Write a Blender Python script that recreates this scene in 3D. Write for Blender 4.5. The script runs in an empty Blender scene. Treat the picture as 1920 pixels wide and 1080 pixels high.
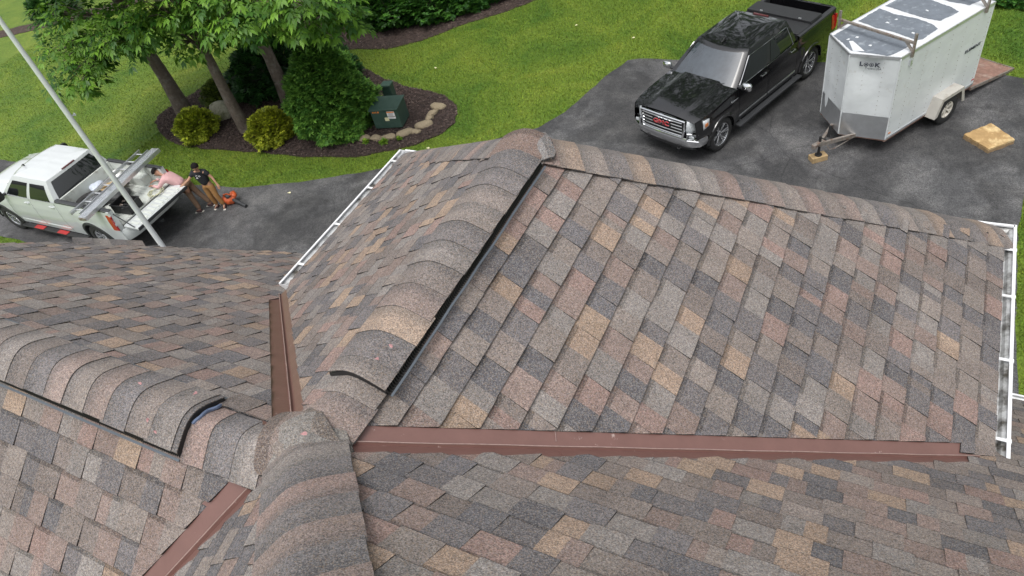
import bpy, bmesh, math, random
import numpy as np
from mathutils import Vector, Matrix
PI = math.pi; R = math.radians
C = bpy.context.scene.collection
sc = bpy.context.scene
rng = np.random.default_rng(7); random.seed(11)

# ------------------------------------------------------------------ camera, sky, sun, exposure
H0 = 8.414                      # height of the near ridges above the driveway
cam_d = bpy.data.cameras.new('camera'); cam = bpy.data.objects.new('camera', cam_d); C.objects.link(cam)
cam.location = (1.758, -0.787, 2.078 + H0)
yw, pt, rl = 0.6425, 0.8100, -0.2686
cam.rotation_mode = 'QUATERNION'
cam.rotation_quaternion = (Matrix.Rotation(yw, 3, 'Z') @ Matrix.Rotation(pt, 3, 'X') @ Matrix.Rotation(rl, 3, 'Z')).to_quaternion()
cam_d.sensor_width = 36; cam_d.lens = 24.945; cam_d.clip_start = 0.05; cam_d.clip_end = 600
sc.camera = cam
SUN_EL, SUN_AZ = R(72), R(175)
w = bpy.data.worlds.new('World'); sc.world = w; w.use_nodes = True
nt = w.node_tree; bg = nt.nodes['Background']
sky = nt.nodes.new('ShaderNodeTexSky'); sky.sky_type = 'NISHITA'; sky.sun_disc = False
sky.sun_elevation = SUN_EL; sky.sun_rotation = SUN_AZ; sky.air_density = 1.0; sky.dust_density = 4.0; sky.ozone_density = 1.0
hs = nt.nodes.new('ShaderNodeHueSaturation'); hs.inputs['Saturation'].default_value = 0.20
nt.links.new(sky.outputs[0], hs.inputs['Color']); nt.links.new(hs.outputs[0], bg.inputs[0]); bg.inputs[1].default_value = 0.15
sun_d = bpy.data.lights.new('sun', 'SUN'); sun = bpy.data.objects.new('sun', sun_d); C.objects.link(sun)
sun_d.energy = 0.85; sun_d.angle = R(30); sun_d.color = (1, .97, .93)
sdir = Vector((math.sin(SUN_AZ) * math.cos(SUN_EL), math.cos(SUN_AZ) * math.cos(SUN_EL), math.sin(SUN_EL)))
sun.rotation_euler = (-sdir).to_track_quat('-Z', 'Y').to_euler()
sc.view_settings.view_transform = 'Standard'; sc.view_settings.look = 'None'
sc.view_settings.exposure = 0.57; sc.view_settings.gamma = 1
sc.render.engine = 'CYCLES'; sc.cycles.max_bounces = 6; sc.cycles.transparent_max_bounces = 6; sc.cycles.use_denoising = True

# ------------------------------------------------------------------ materials
def nodes(m): return m.node_tree.nodes, m.node_tree.links
def mat(name, col, rough=.6, metal=0., coat=0., var=0., vscale=6., bump=0., bscale=60., spec=.5, dirt=None, dscale=2., attr=False, trans=0.):
    """Principled material with procedural colour variation, optional dirt patches and bump."""
    m = bpy.data.materials.new(name); m.use_nodes = True; n, l = nodes(m); b = n['Principled BSDF']
    b.inputs['Roughness'].default_value = rough; b.inputs['Metallic'].default_value = metal
    b.inputs['Coat Weight'].default_value = coat; b.inputs['Coat Roughness'].default_value = .03
    b.inputs['Specular IOR Level'].default_value = spec
    tc = n.new('ShaderNodeTexCoord')
    if attr:
        a = n.new('ShaderNodeAttribute'); a.attribute_name = 'tint'; src = a.outputs['Color']
    else:
        rgb = n.new('ShaderNodeRGB'); rgb.outputs[0].default_value = (*col, 1); src = rgb.outputs[0]
    if dirt:
        nz = n.new('ShaderNodeTexNoise'); nz.inputs['Scale'].default_value = dscale; nz.inputs['Detail'].default_value = 6; nz.inputs['Roughness'].default_value = .65
        l.new(tc.outputs['Object'], nz.inputs['Vector'])
        rp = n.new('ShaderNodeValToRGB'); rp.color_ramp.elements[0].position = dirt[1]; rp.color_ramp.elements[1].position = dirt[2]
        l.new(nz.outputs['Fac'], rp.inputs[0])
        mx = n.new('ShaderNodeMixRGB'); mx.inputs[2].default_value = (*dirt[0], 1); l.new(rp.outputs[0], mx.inputs[0]); l.new(src, mx.inputs[1]); src = mx.outputs[0]
    if var:
        nz = n.new('ShaderNodeTexNoise'); nz.inputs['Scale'].default_value = vscale; nz.inputs['Detail'].default_value = 5; nz.inputs['Roughness'].default_value = .7
        l.new(tc.outputs['Object'], nz.inputs['Vector'])
        mr = n.new('ShaderNodeMapRange'); mr.inputs[1].default_value = .25; mr.inputs[2].default_value = .75; mr.inputs[3].default_value = 1 - var; mr.inputs[4].default_value = 1 + var
        l.new(nz.outputs['Fac'], mr.inputs[0])
        hsv = n.new('ShaderNodeHueSaturation'); l.new(mr.outputs[0], hsv.inputs['Value']); l.new(src, hsv.inputs['Color']); src = hsv.outputs[0]
    l.new(src, b.inputs['Base Color'])
    if bump:
        nz = n.new('ShaderNodeTexNoise'); nz.inputs['Scale'].default_value = bscale; nz.inputs['Detail'].default_value = 3
        l.new(tc.outputs['Object'], nz.inputs['Vector'])
        bp = n.new('ShaderNodeBump'); bp.inputs['Strength'].default_value = 1; bp.inputs['Distance'].default_value = bump
        l.new(nz.outputs['Fac'], bp.inputs['Height']); l.new(bp.outputs[0], b.inputs['Normal'])
    if trans:
        tl = n.new('ShaderNodeBsdfTranslucent'); l.new(src, tl.inputs[0]); ms = n.new('ShaderNodeMixShader'); ms.inputs[0].default_value = trans
        l.new(b.outputs[0], ms.inputs[1]); l.new(tl.outputs[0], ms.inputs[2]); l.new(ms.outputs[0], n['Material Output'].inputs[0])
    return m

def shingle_mat():
    """Mineral granules: the tab's own tint times salt-and-pepper grains."""
    m = bpy.data.materials.new('shingle granules'); m.use_nodes = True; n, l = nodes(m); b = n['Principled BSDF']
    b.inputs['Roughness'].default_value = .93; b.inputs['Specular IOR Level'].default_value = .25
    a = n.new('ShaderNodeAttribute'); a.attribute_name = 'tint'; tc = n.new('ShaderNodeTexCoord')
    src = a.outputs['Color']
    def grain(scale, lo, hi, e0, e1, kind='v'):
        nonlocal src
        if kind == 'v':
            v = n.new('ShaderNodeTexVoronoi'); v.inputs['Scale'].default_value = scale; l.new(tc.outputs['Object'], v.inputs['Vector'])
            sp = n.new('ShaderNodeSeparateColor'); l.new(v.outputs['Color'], sp.inputs[0]); f = sp.outputs[0]
        else:
            v = n.new('ShaderNodeTexNoise'); v.inputs['Scale'].default_value = scale; v.inputs['Detail'].default_value = 4; l.new(tc.outputs['Object'], v.inputs['Vector']); f = v.outputs['Fac']
        mr = n.new('ShaderNodeMapRange'); mr.inputs[1].default_value = e0; mr.inputs[2].default_value = e1; mr.inputs[3].default_value = lo; mr.inputs[4].default_value = hi; l.new(f, mr.inputs[0])
        h = n.new('ShaderNodeHueSaturation'); l.new(mr.outputs[0], h.inputs['Value']); l.new(src, h.inputs['Color']); src = h.outputs[0]
        return f
    f1 = grain(300, .50, 1.46, 0, 1); grain(120, .84, 1.16, 0, 1); grain(3.2, .86, 1.14, .3, .7, 'n')
    # warm and cool grains scattered over every tab
    v = n.new('ShaderNodeTexVoronoi'); v.inputs['Scale'].default_value = 260; l.new(tc.outputs['Object'], v.inputs['Vector'])
    sp = n.new('ShaderNodeSeparateColor'); l.new(v.outputs['Color'], sp.inputs[0])
    rp = n.new('ShaderNodeValToRGB'); e = rp.color_ramp.elements
    rp.color_ramp.interpolation = 'CONSTANT'
    e[0].position = 0; e[0].color = (.06, .065, .075, 1); e[1].position = .16; e[1].color = (.30, .22, .15, 1)
    for p, c in ((.30, (.24, .24, .24)), (.42, (.42, .38, .34))): q = e.new(p); q.color = (*c, 1)
    l.new(sp.outputs[1], rp.inputs[0])
    lt = n.new('ShaderNodeMath'); lt.operation = 'LESS_THAN'; lt.inputs[1].default_value = .5; l.new(sp.outputs[1], lt.inputs[0])
    mu = n.new('ShaderNodeMath'); mu.operation = 'MULTIPLY'; mu.inputs[1].default_value = .36; l.new(lt.outputs[0], mu.inputs[0])
    mx = n.new('ShaderNodeMixRGB'); l.new(mu.outputs[0], mx.inputs[0]); l.new(src, mx.inputs[1]); l.new(rp.outputs[0], mx.inputs[2])
    l.new(mx.outputs[0], b.inputs['Base Color'])
    bp = n.new('ShaderNodeBump'); bp.inputs['Strength'].default_value = .6; bp.inputs['Distance'].default_value = .0015; l.new(f1, bp.inputs['Height']); l.new(bp.outputs[0], b.inputs['Normal'])
    return m

def asphalt_mat():
    m = bpy.data.materials.new('asphalt'); m.use_nodes = True; n, l = nodes(m); b = n['Principled BSDF']; tc = n.new('ShaderNodeTexCoord')
    def noise(s, d=5, r=.6, dist=0.):
        z = n.new('ShaderNodeTexNoise'); z.inputs['Scale'].default_value = s; z.inputs['Detail'].default_value = d; z.inputs['Roughness'].default_value = r; z.inputs['Distortion'].default_value = dist
        l.new(tc.outputs['Object'], z.inputs['Vector']); return z.outputs['Fac']
    rp = n.new('ShaderNodeValToRGB'); e = rp.color_ramp.elements
    e[0].position = .42; e[0].color = (.056, .056, .058, 1); e[1].position = .61; e[1].color = (.112, .110, .109, 1)
    q = e.new(.50); q.color = (.074, .0735, .075, 1)
    l.new(noise(1.1, 11, .80, .1), rp.inputs[0])
    v = n.new('ShaderNodeTexVoronoi'); v.inputs['Scale'].default_value = 85; l.new(tc.outputs['Object'], v.inputs['Vector'])
    sp = n.new('ShaderNodeSeparateColor'); l.new(v.outputs['Color'], sp.inputs[0])
    mr = n.new('ShaderNodeMapRange'); mr.inputs[3].default_value = .45; mr.inputs[4].default_value = 1.7; l.new(sp.outputs[0], mr.inputs[0])
    h = n.new('ShaderNodeHueSaturation'); l.new(mr.outputs[0], h.inputs['Value']); l.new(rp.outputs[0], h.inputs['Color'])
    # long meandering cracks
    cv = n.new('ShaderNodeTexVoronoi'); cv.feature = 'DISTANCE_TO_EDGE'; cv.inputs['Scale'].default_value = .22
    ad = n.new('ShaderNodeMixRGB'); ad.blend_type = 'ADD'; ad.inputs[0].default_value = .22
    wn = n.new('ShaderNodeTexNoise'); wn.inputs['Scale'].default_value = 2.2; wn.inputs['Detail'].default_value = 5; l.new(tc.outputs['Object'], wn.inputs['Vector'])
    l.new(tc.outputs['Object'], ad.inputs[1]); l.new(wn.outputs['Color'], ad.inputs[2]); l.new(ad.outputs[0], cv.inputs['Vector'])
    lt = n.new('ShaderNodeMapRange'); lt.inputs[1].default_value = .0; lt.inputs[2].default_value = .004; lt.inputs[3].default_value = .6; lt.inputs[4].default_value = 1; l.new(cv.outputs['Distance'], lt.inputs[0])
    dm = n.new('ShaderNodeMapRange'); dm.inputs[1].default_value = .46; dm.inputs[2].default_value = .53; dm.inputs[3].default_value = .66; dm.inputs[4].default_value = 1.12; l.new(noise(.33, 8, .62, .3), dm.inputs[0])
    mm = n.new('ShaderNodeMath'); mm.operation = 'MULTIPLY'; l.new(lt.outputs[0], mm.inputs[0]); l.new(dm.outputs[0], mm.inputs[1])
    h2 = n.new('ShaderNodeHueSaturation'); l.new(mm.outputs[0], h2.inputs['Value']); l.new(h.outputs[0], h2.inputs['Color']); l.new(h2.outputs[0], b.inputs['Base Color'])
    rr = n.new('ShaderNodeMapRange'); rr.inputs[1].default_value = .42; rr.inputs[2].default_value = .6; rr.inputs[3].default_value = .5; rr.inputs[4].default_value = .85; l.new(noise(.42, 9, .72, .5), rr.inputs[0]); l.new(rr.outputs[0], b.inputs['Roughness'])
    bp = n.new('ShaderNodeBump'); bp.inputs['Distance'].default_value = .004; l.new(noise(70, 4), bp.inputs['Height']); l.new(bp.outputs[0], b.inputs['Normal'])
    return m

def grass_mat(name, attr):
    m = bpy.data.materials.new(name); m.use_nodes = True; n, l = nodes(m); b = n['Principled BSDF']; b.inputs['Roughness'].default_value = .7; b.inputs['Specular IOR Level'].default_value = .3
    tc = n.new('ShaderNodeTexCoord')
    z = n.new('ShaderNodeTexNoise'); z.inputs['Scale'].default_value = .38; z.inputs['Detail'].default_value = 9; z.inputs['Roughness'].default_value = .7; z.inputs['Distortion'].default_value = .6; l.new(tc.outputs['Object'], z.inputs['Vector'])
    rp = n.new('ShaderNodeValToRGB'); e = rp.color_ramp.elements
    e[0].position = .34; e[0].color = (.058, .128, .014, 1); e[1].position = .70; e[1].color = (.190, .235, .034, 1)
    q = e.new(.47); q.color = (.102, .170, .018, 1); q = e.new(.58); q.color = (.136, .200, .023, 1)
    l.new(z.outputs['Fac'], rp.inputs[0]); src = rp.outputs[0]
    z2 = n.new('ShaderNodeTexNoise'); z2.inputs['Scale'].default_value = 14; z2.inputs['Detail'].default_value = 6; z2.inputs['Roughness'].default_value = .8; l.new(tc.outputs['Object'], z2.inputs['Vector'])
    mr = n.new('ShaderNodeMapRange'); mr.inputs[1].default_value = .3; mr.inputs[2].default_value = .7; mr.inputs[3].default_value = .5; mr.inputs[4].default_value = 1.5; l.new(z2.outputs['Fac'], mr.inputs[0])
    h = n.new('ShaderNodeHueSaturation'); l.new(mr.outputs[0], h.inputs['Value']); l.new(src, h.inputs['Color']); src = h.outputs[0]
    if attr:
        a = n.new('ShaderNodeAttribute'); a.attribute_name = 'tint'; mx = n.new('ShaderNodeMixRGB'); mx.blend_type = 'MULTIPLY'; mx.inputs[0].default_value = 1
        l.new(src, mx.inputs[1]); l.new(a.outputs['Color'], mx.inputs[2]); src = mx.outputs[0]
    l.new(src, b.inputs['Base Color'])
    if not attr:
        bp = n.new('ShaderNodeBump'); bp.inputs['Distance'].default_value = .03; l.new(z2.outputs['Fac'], bp.inputs['Height']); l.new(bp.outputs[0], b.inputs['Normal'])
    return m

M = dict(
    shingle=shingle_mat(), asphalt=asphalt_mat(), lawn=grass_mat('lawn soil and turf', False), blade=grass_mat('grass blades', True),
    felt=mat('shingle core', (.03, .03, .032), .9, bump=.001, bscale=200),
    brown=mat('brown painted flashing', (.175, .092, .078), .36, var=.10, vscale=9, dirt=((.40, .31, .28), .66, .72), dscale=26, bump=.0008, bscale=40),
    crest=mat('flashing highlight line', (.36, .26, .23), .5, var=.3, vscale=30),
    whitem=mat('white painted aluminium', (.78, .79, .80), .35, var=.05, dirt=((.45, .44, .40), .60, .78), dscale=9),
    gutter_in=mat('weathered gutter trough', (.62, .63, .63), .5, metal=.4, var=.35, vscale=12, dirt=((.10, .09, .075), .48, .66), dscale=7),
    black=mat('black plastic', (.018, .018, .019), .5, var=.2, bump=.0006, bscale=90),
    strip=mat('dark metal edge strip', (.13, .15, .17), .35, metal=.6, var=.15),
    bluef=mat('blue underlay edge', (.13, .17, .26), .5, var=.3, vscale=40),
    siding=mat('pale siding', (.55, .53, .48), .7, var=.08, bump=.002, bscale=8),
    petal=mat('pink petal', (.42, .22, .22), .6, var=.3, vscale=60),
    alu=mat('aluminium', (.76, .78, .80), .34, metal=.75, var=.12, vscale=5, dirt=((.35, .36, .36), .55, .8), dscale=5),
    pole=mat('satin aluminium pole', (.80, .82, .84), .36, metal=.25, var=.10, vscale=3),
    galv=mat('rusty galvanised steel', (.30, .27, .24), .55, metal=.5, var=.3, vscale=20, dirt=((.19, .10, .06), .50, .68), dscale=9),
    mulch=mat('bark mulch', (.055, .036, .029), .95, var=.55, vscale=22, bump=.02, bscale=30, dirt=((.11, .08, .065), .5, .72), dscale=5),
    chip=mat('bark chips', (.1, .1, .1), .9, attr=True, var=.2, vscale=30),
    bark=mat('tree bark', (.135, .108, .086), .9, var=.35, vscale=9, bump=.03, bscale=14, dirt=((.22, .20, .17), .5, .75), dscale=4),
    leaf=mat('broad leaf', (.1, .2, .04), .48, attr=True, trans=.28, spec=.4),
    needle=mat('evergreen sprig', (.1, .2, .04), .6, attr=True, trans=.15, spec=.3),
    stone=mat('tan field stone', (.31, .25, .165), .85, var=.25, vscale=7, bump=.02, bscale=12, dirt=((.20, .17, .11), .5, .7), dscale=8),
    boulder=mat('grey green boulder', (.34, .33, .25), .9, var=.3, vscale=5, bump=.02, bscale=9, dirt=((.12, .13, .06), .5, .7), dscale=4),
    tgreen=mat('dark green enamel', (.036, .075, .058), .42, var=.12, vscale=4, dirt=((.065, .105, .085), .5, .75), dscale=3),
    label_w=mat('white label', (.75, .75, .74), .5, var=.06), label_o=mat('orange label', (.80, .25, .05), .5, var=.08), label_y=mat('pale tag', (.72, .68, .42), .5, var=.08),
    foam=mat('weathered yellow foam', (.40, .26, .115), .95, var=.25, vscale=7, bump=.02, bscale=14, dirt=((.62, .47, .25), .52, .66), dscale=3.2),
    foam_side=mat('foam side', (.27, .185, .10), .95, var=.25, vscale=12, bump=.01, bscale=30),
    wood=mat('weathered timber', (.38, .27, .14), .8, var=.3, vscale=11, bump=.004, bscale=30),
    ply=mat('red brown ramp plywood', (.26, .15, .115), .8, var=.3, vscale=8, dirt=((.40, .30, .25), .5, .72), dscale=5),
    blackpaint=mat('black car paint', (.006, .006, .007), .12, coat=1., spec=.6),
    whitepaint=mat('white car paint', (.60, .63, .63), .2, coat=.8, var=.02, vscale=2),
    chrome=mat('chrome', (.80, .81, .83), .07, metal=1.),
    rim=mat('machined rim', (.62, .63, .65), .22, metal=.9, var=.05),
    tyre=mat('tyre rubber', (.022, .022, .022), .8, var=.3, vscale=20, bump=.004, bscale=60),
    glass=mat('tinted window glass', (.008, .010, .011), .03, spec=.8, coat=.4),
    shield=mat('windshield glass', (.045, .056, .068), .03, spec=1., coat=1., var=.5, vscale=1.6),
    lamp=mat('lamp lens', (.55, .58, .60), .08, coat=1., spec=.8, var=.3, vscale=18),
    red=mat('red tail lens', (.42, .012, .014), .12, coat=1.), amber=mat('amber lens', (.65, .20, .04), .2, coat=1.), darkred=mat('smoked red lens', (.10, .012, .014), .2, coat=1.), redpad=mat('red step pad', (.38, .025, .025), .5, var=.1),
    trim=mat('dark grey trim', (.035, .037, .04), .55, var=.15), bedw=mat('white bed paint', (.60, .63, .59), .5, var=.10, vscale=5, dirt=((.30, .28, .24), .56, .78), dscale=4),
    tonneau=mat('black vinyl cover', (.028, .029, .031), .5, var=.15, bump=.002, bscale=90),
    trailer=mat('white trailer skin', (.68, .71, .72), .38, var=.05, vscale=2, bump=.03, bscale=1.6, dirt=((.50, .49, .45), .60, .80), dscale=3.5),
    coating=mat('white roof coating', (.66, .68, .70), .6, var=.05), rubber=mat('grey roof membrane', (.15, .172, .20), .85, var=.2, vscale=4, dirt=((.30, .33, .36), .56, .74), dscale=6),
    plate=mat('tread plate aluminium', (.62, .64, .66), .30, metal=.8, var=.14, vscale=3, bump=.003, bscale=70),
    fender=mat('beige fender', (.46, .44, .40), .5, var=.1, dirt=((.32, .29, .25), .55, .75), dscale=5), ink=mat('dark lettering', (.05, .055, .075), .5),
    rimw=mat('off white steel rim', (.66, .63, .56), .5, var=.1, dirt=((.35, .25, .15), .58, .72), dscale=14),
    skin=mat('skin', (.38, .20, .13), .6, var=.08, vscale=14), skin2=mat('light skin', (.47, .26, .165), .6, var=.08, vscale=14),
    hair=mat('black hair', (.010, .008, .008), .85, spec=.2, var=.3, vscale=60, bump=.008, bscale=70),
    pink=mat('pink shirt cloth', (.60, .36, .36), .85, var=.10, vscale=12, bump=.012, bscale=14), blk=mat('black tee cloth', (.016, .017, .021), .85, var=.2, vscale=14, bump=.012, bscale=14),
    khaki=mat('brown trouser cloth', (.20, .125, .080), .9, var=.15, vscale=12, bump=.014, bscale=16), tanp=mat('tan trouser cloth', (.34, .175, .060), .9, var=.15, vscale=12, bump=.014, bscale=16),
    shoe=mat('dark shoe', (.055, .025, .025), .7, var=.3, vscale=30), shoew=mat('pale shoe sole', (.60, .58, .52), .7),
    orange=mat('orange machine plastic', (.52, .10, .03), .38, var=.15, vscale=14), bag=mat('pale plastic bag', (.55, .60, .68), .35, var=.1, vscale=6, bump=.02, bscale=9),
    rope=mat('pale rope', (.50, .50, .34), .9, var=.2, vscale=30),
)

# ------------------------------------------------------------------ mesh helpers
class MB:
    """Collects faces; build() links them as ONE mesh object."""
    def __init__(s): s.v = []; s.f = []; s.c = []; s.m = []
    def face(s, pts, col=None, mi=0):
        i = len(s.v); s.v += [tuple(p) for p in pts]; s.f.append(tuple(range(i, i + len(pts)))); s.c.append(col or (1, 1, 1)); s.m.append(mi)
    def box(s, c, d, rot=None, mi=0, col=None):
        x, y, z = (k / 2 for k in d); P = [Vector((a * x, b * y, e * z)) for e in (-1, 1) for b in (-1, 1) for a in (-1, 1)]
        if rot is not None: P = [rot @ p for p in P]
        P = [p + Vector(c) for p in P]; i = len(s.v); s.v += [tuple(p) for p in P]
        for q in ((0, 2, 3, 1), (4, 5, 7, 6), (0, 1, 5, 4), (2, 6, 7, 3), (0, 4, 6, 2), (1, 3, 7, 5)): s.f.append(tuple(i + k for k in q)); s.c.append(col or (1, 1, 1)); s.m.append(mi)
    def bar(s, a, b, wd, ht, up=(0, 0, 1), mi=0):
        a = Vector(a); b = Vector(b); d = b - a; L = d.length; x = d.normalized(); y = Vector(up).cross(x)
        if y.length < 1e-4: y = Vector((0, 1, 0)).cross(x)
        y.normalize(); z = x.cross(y); s.box((a + b) / 2, (L, wd, ht), Matrix((x, y, z)).transposed(), mi)
    def tube(s, pts, r, n=10, caps=True, mi=0):
        pts = [Vector(p) for p in pts]; rs = r if isinstance(r, (list, tuple)) else [r] * len(pts); i0 = len(s.v); pr = None
        for k, p in enumerate(pts):
            t = (pts[min(k + 1, len(pts) - 1)] - pts[max(k - 1, 0)]).normalized()
            if pr is None: pr = t.orthogonal().normalized()
            pr = (pr - t * pr.dot(t)).normalized(); q = t.cross(pr)
            for j in range(n): a = 2 * PI * j / n; s.v.append(tuple(p + (pr * math.cos(a) + q * math.sin(a)) * rs[k]))
        for k in range(len(pts) - 1):
            for j in range(n): s.f.append((i0 + k * n + j, i0 + k * n + (j + 1) % n, i0 + (k + 1) * n + (j + 1) % n, i0 + (k + 1) * n + j)); s.c.append((1, 1, 1)); s.m.append(mi)
        if caps:
            s.f.append(tuple(i0 + j for j in reversed(range(n)))); s.c.append((1, 1, 1)); s.m.append(mi)
            s.f.append(tuple(i0 + (len(pts) - 1) * n + j for j in range(n))); s.c.append((1, 1, 1)); s.m.append(mi)
    def lathe(s, prof, c=(0, 0, 0), axis='z', n=32, mi=0):
        i0 = len(s.v); c = Vector(c)
        for r, h in prof:
            for j in range(n):
                a = 2 * PI * j / n; p = (r * math.cos(a), r * math.sin(a), h)
                if axis == 'y': p = (p[0], p[2], p[1])
                s.v.append(tuple(c + Vector(p)))
        for k in range(len(prof) - 1):
            for j in range(n): s.f.append((i0 + k * n + j, i0 + k * n + (j + 1) % n, i0 + (k + 1) * n + (j + 1) % n, i0 + (k + 1) * n + j)); s.c.append((1, 1, 1)); s.m.append(mi)
    def grid(s, G, flip=False, mi=0, closed=False):
        i0 = len(s.v); nr = len(G); nc = len(G[0])
        for row in G: s.v += [tuple(p) for p in row]
        for a in range(nr - 1):
            for b in range(nc if closed else nc - 1):
                q = (i0 + a * nc + b, i0 + a * nc + (b + 1) % nc, i0 + (a + 1) * nc + (b + 1) % nc, i0 + (a + 1) * nc + b)
                s.f.append(q[::-1] if flip else q); s.c.append((1, 1, 1)); s.m.append(mi)
    def prism(s, poly, axis, a, b, mi=0):
        """poly: 2D outline; extruded along axis from a to b."""
        def P(u, v, t): return {'x': (t, u, v), 'y': (u, t, v), 'z': (u, v, t)}[axis]
        n = len(poly); s.face([P(u, v, a) for u, v in poly], mi=mi); s.face([P(u, v, b) for u, v in reversed(poly)], mi=mi)
        for i in range(n):
            u, v = poly[i]; u2, v2 = poly[(i + 1) % n]; s.face([P(u, v, a), P(u, v, b), P(u2, v2, b), P(u2, v2, a)], mi=mi)
    def build(s, name, m, parent=None, smooth=False, bevel=0, col=False, loc=None, solid=0, subd=0, merge=True):
        me = bpy.data.meshes.new(name); me.from_pydata(s.v, [], s.f)
        ms = m if isinstance(m, (list, tuple)) else [m]
        for k in ms: me.materials.append(M[k])
        if len(ms) > 1: me.polygons.foreach_set('material_index', s.m)
        if col:
            ca = me.color_attributes.new('tint', 'FLOAT_COLOR', 'CORNER'); arr = []
            for f, c in zip(s.f, s.c):
                for _ in f: arr += [c[0], c[1], c[2], 1]
            ca.data.foreach_set('color', arr)
        if merge and not col:
            bm = bmesh.new(); bm.from_mesh(me); bmesh.ops.remove_doubles(bm, verts=bm.verts, dist=1e-5); bmesh.ops.recalc_face_normals(bm, faces=bm.faces); bm.to_mesh(me); bm.free()
        if smooth:
            me.polygons.foreach_set('use_smooth', [True] * len(me.polygons)); me.set_sharp_from_angle(angle=R(smooth if smooth is not True else 35))
        o = bpy.data.objects.new(name, me); C.objects.link(o)
        if parent: o.parent = parent
        if loc: o.location = loc
        if solid: q = o.modifiers.new('s', 'SOLIDIFY'); q.thickness = solid; q.offset = -1
        if bevel: q = o.modifiers.new('b', 'BEVEL'); q.width = bevel; q.segments = 2; q.limit_method = 'ANGLE'; q.angle_limit = R(40); q.harden_normals = False
        if subd: q = o.modifiers.new('u', 'SUBSURF'); q.levels = q.render_levels = subd
        return o
def fast_mesh(name, V, F, col, m, parent=None):
    """numpy verts (n,3), faces (k,3|4), one colour per face."""
    me = bpy.data.meshes.new(name); n, k = len(F), F.shape[1]
    me.vertices.add(len(V)); me.vertices.foreach_set('co', V.astype(np.float32).ravel())
    me.loops.add(n * k); me.loops.foreach_set('vertex_index', F.astype(np.int32).ravel())
    me.polygons.add(n); me.polygons.foreach_set('loop_start', np.arange(0, n * k, k, dtype=np.int32)); me.polygons.foreach_set('loop_total', np.full(n, k, dtype=np.int32))
    me.update(calc_edges=True)
    ca = me.color_attributes.new('tint', 'FLOAT_COLOR', 'CORNER'); cc = np.repeat(np.c_[col, np.ones(n)], k, axis=0).astype(np.float32); ca.data.foreach_set('color', cc.ravel())
    me.materials.append(M[m]); o = bpy.data.objects.new(name, me); C.objects.link(o)
    if parent: o.parent = parent
    return o
def tag(o, label, cat, group=None):
    o['label'] = label; o['category'] = cat
    if group: o['group'] = group
    return o
def empty(name, loc, rz=0, label=None, cat=None, group=None):
    o = bpy.data.objects.new(name, None); C.objects.link(o); o.location = loc; o.rotation_euler = (0, 0, rz); o.empty_display_size = .2
    return tag(o, label, cat, group) if label else o
def structure(o, kind='structure'): o['kind'] = kind; return o
def text(name, s, size, m, parent, mtx, extrude=.003, bold=0, sx=1.):
    cu = bpy.data.curves.new(name, 'FONT'); cu.body = s; cu.size = size; cu.extrude = extrude; cu.align_x = 'CENTER'; cu.align_y = 'CENTER'; cu.offset = bold
    t = bpy.data.objects.new(name, cu); C.objects.link(t); dg = bpy.context.evaluated_depsgraph_get(); dg.update()
    me = bpy.data.meshes.new_from_object(t.evaluated_get(dg)); bpy.data.objects.remove(t); me.materials.clear(); me.materials.append(M[m])
    o = bpy.data.objects.new(name, me); C.objects.link(o); o.parent = parent; o.matrix_local = mtx @ Matrix.Diagonal((sx, 1, 1, 1)); return o
def frame_m(o, x, y):
    x = Vector(x).normalized(); y = Vector(y); y = (y - x * y.dot(x)).normalized(); z = x.cross(y)
    m = Matrix((x, y, z)).transposed().to_4x4(); m.translation = Vector(o); return m

# ------------------------------------------------------------------ ground
DRIVE = [(-45, 9.6), (-30, 8.8), (-25.49, 8.93), (-22.62, 9.09), (-19.85, 9.1), (-16.82, 9.3), (-14.43, 9.6), (-12.69, 10.21), (-10.7, 11.14), (-9.95, 11.65), (-8.2, 12.85), (-6.86, 13.84), (-6.42, 14.7), (-6.2, 15.6), (-5.95, 16.7), (-5.62, 17.6), (-5.3, 17.76),
         (-4.56, 17.76), (-2.2, 17.95), (-.05, 18.01), (2, 18.0), (3.81, 17.81), (4.24, 17.66), (4.33, 16.0), (4.29, 13.12), (4.2, 12.1), (4.21, 9.67), (4.26, 7.98), (4.3, 3.3), (-14.5, 3.3), (-17, 5.3), (-19.07, 5.87), (-20.04, 5.95), (-20.93, 5.9), (-30, 5.6), (-45, 5.0)]
BED1 = [(-20.66, 11.93), (-20.95, 12.46), (-20.85, 13.16), (-20.58, 14.26), (-19.96, 15.65), (-18.15, 16.98), (-15.88, 16.98), (-13.96, 15.91), (-12.93, 15.52), (-11.58, 15.19), (-10.57, 15.01), (-9.9, 14.5), (-9.5, 13.9), (-9.5, 13.3), (-9.8, 12.8), (-10.3, 12.3), (-11.13, 11.8), (-12.42, 11.4), (-14.0, 11.28), (-15.49, 11.2), (-16.94, 11.03), (-18.1, 11.0), (-19.43, 11.25)]
BED2 = [(-17.5, 17.6), (-16.38, 17.42), (-14.56, 17.5), (-13.6, 18.1), (-12.6, 19.2), (-11.5, 20.3), (-10.9, 20.9), (-10.2, 21.6), (-8.2, 24), (-16, 27), (-26, 24), (-19.84, 18.9)]
BED3 = [(-40, 15.6), (-37.6, 16.7), (-35.67, 17.7), (-33.6, 19.0), (-31, 20.8), (-31.6, 21.6), (-34.4, 19.9), (-36.3, 18.6), (-38.4, 17.4), (-41, 16.6)]
def smooth_poly(P, it=2):
    for _ in range(it): P = [tuple((1 - t) * np.array(P[i]) + t * np.array(P[(i + 1) % len(P)])) for i in range(len(P)) for t in (.25, .75)]
    return P
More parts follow.
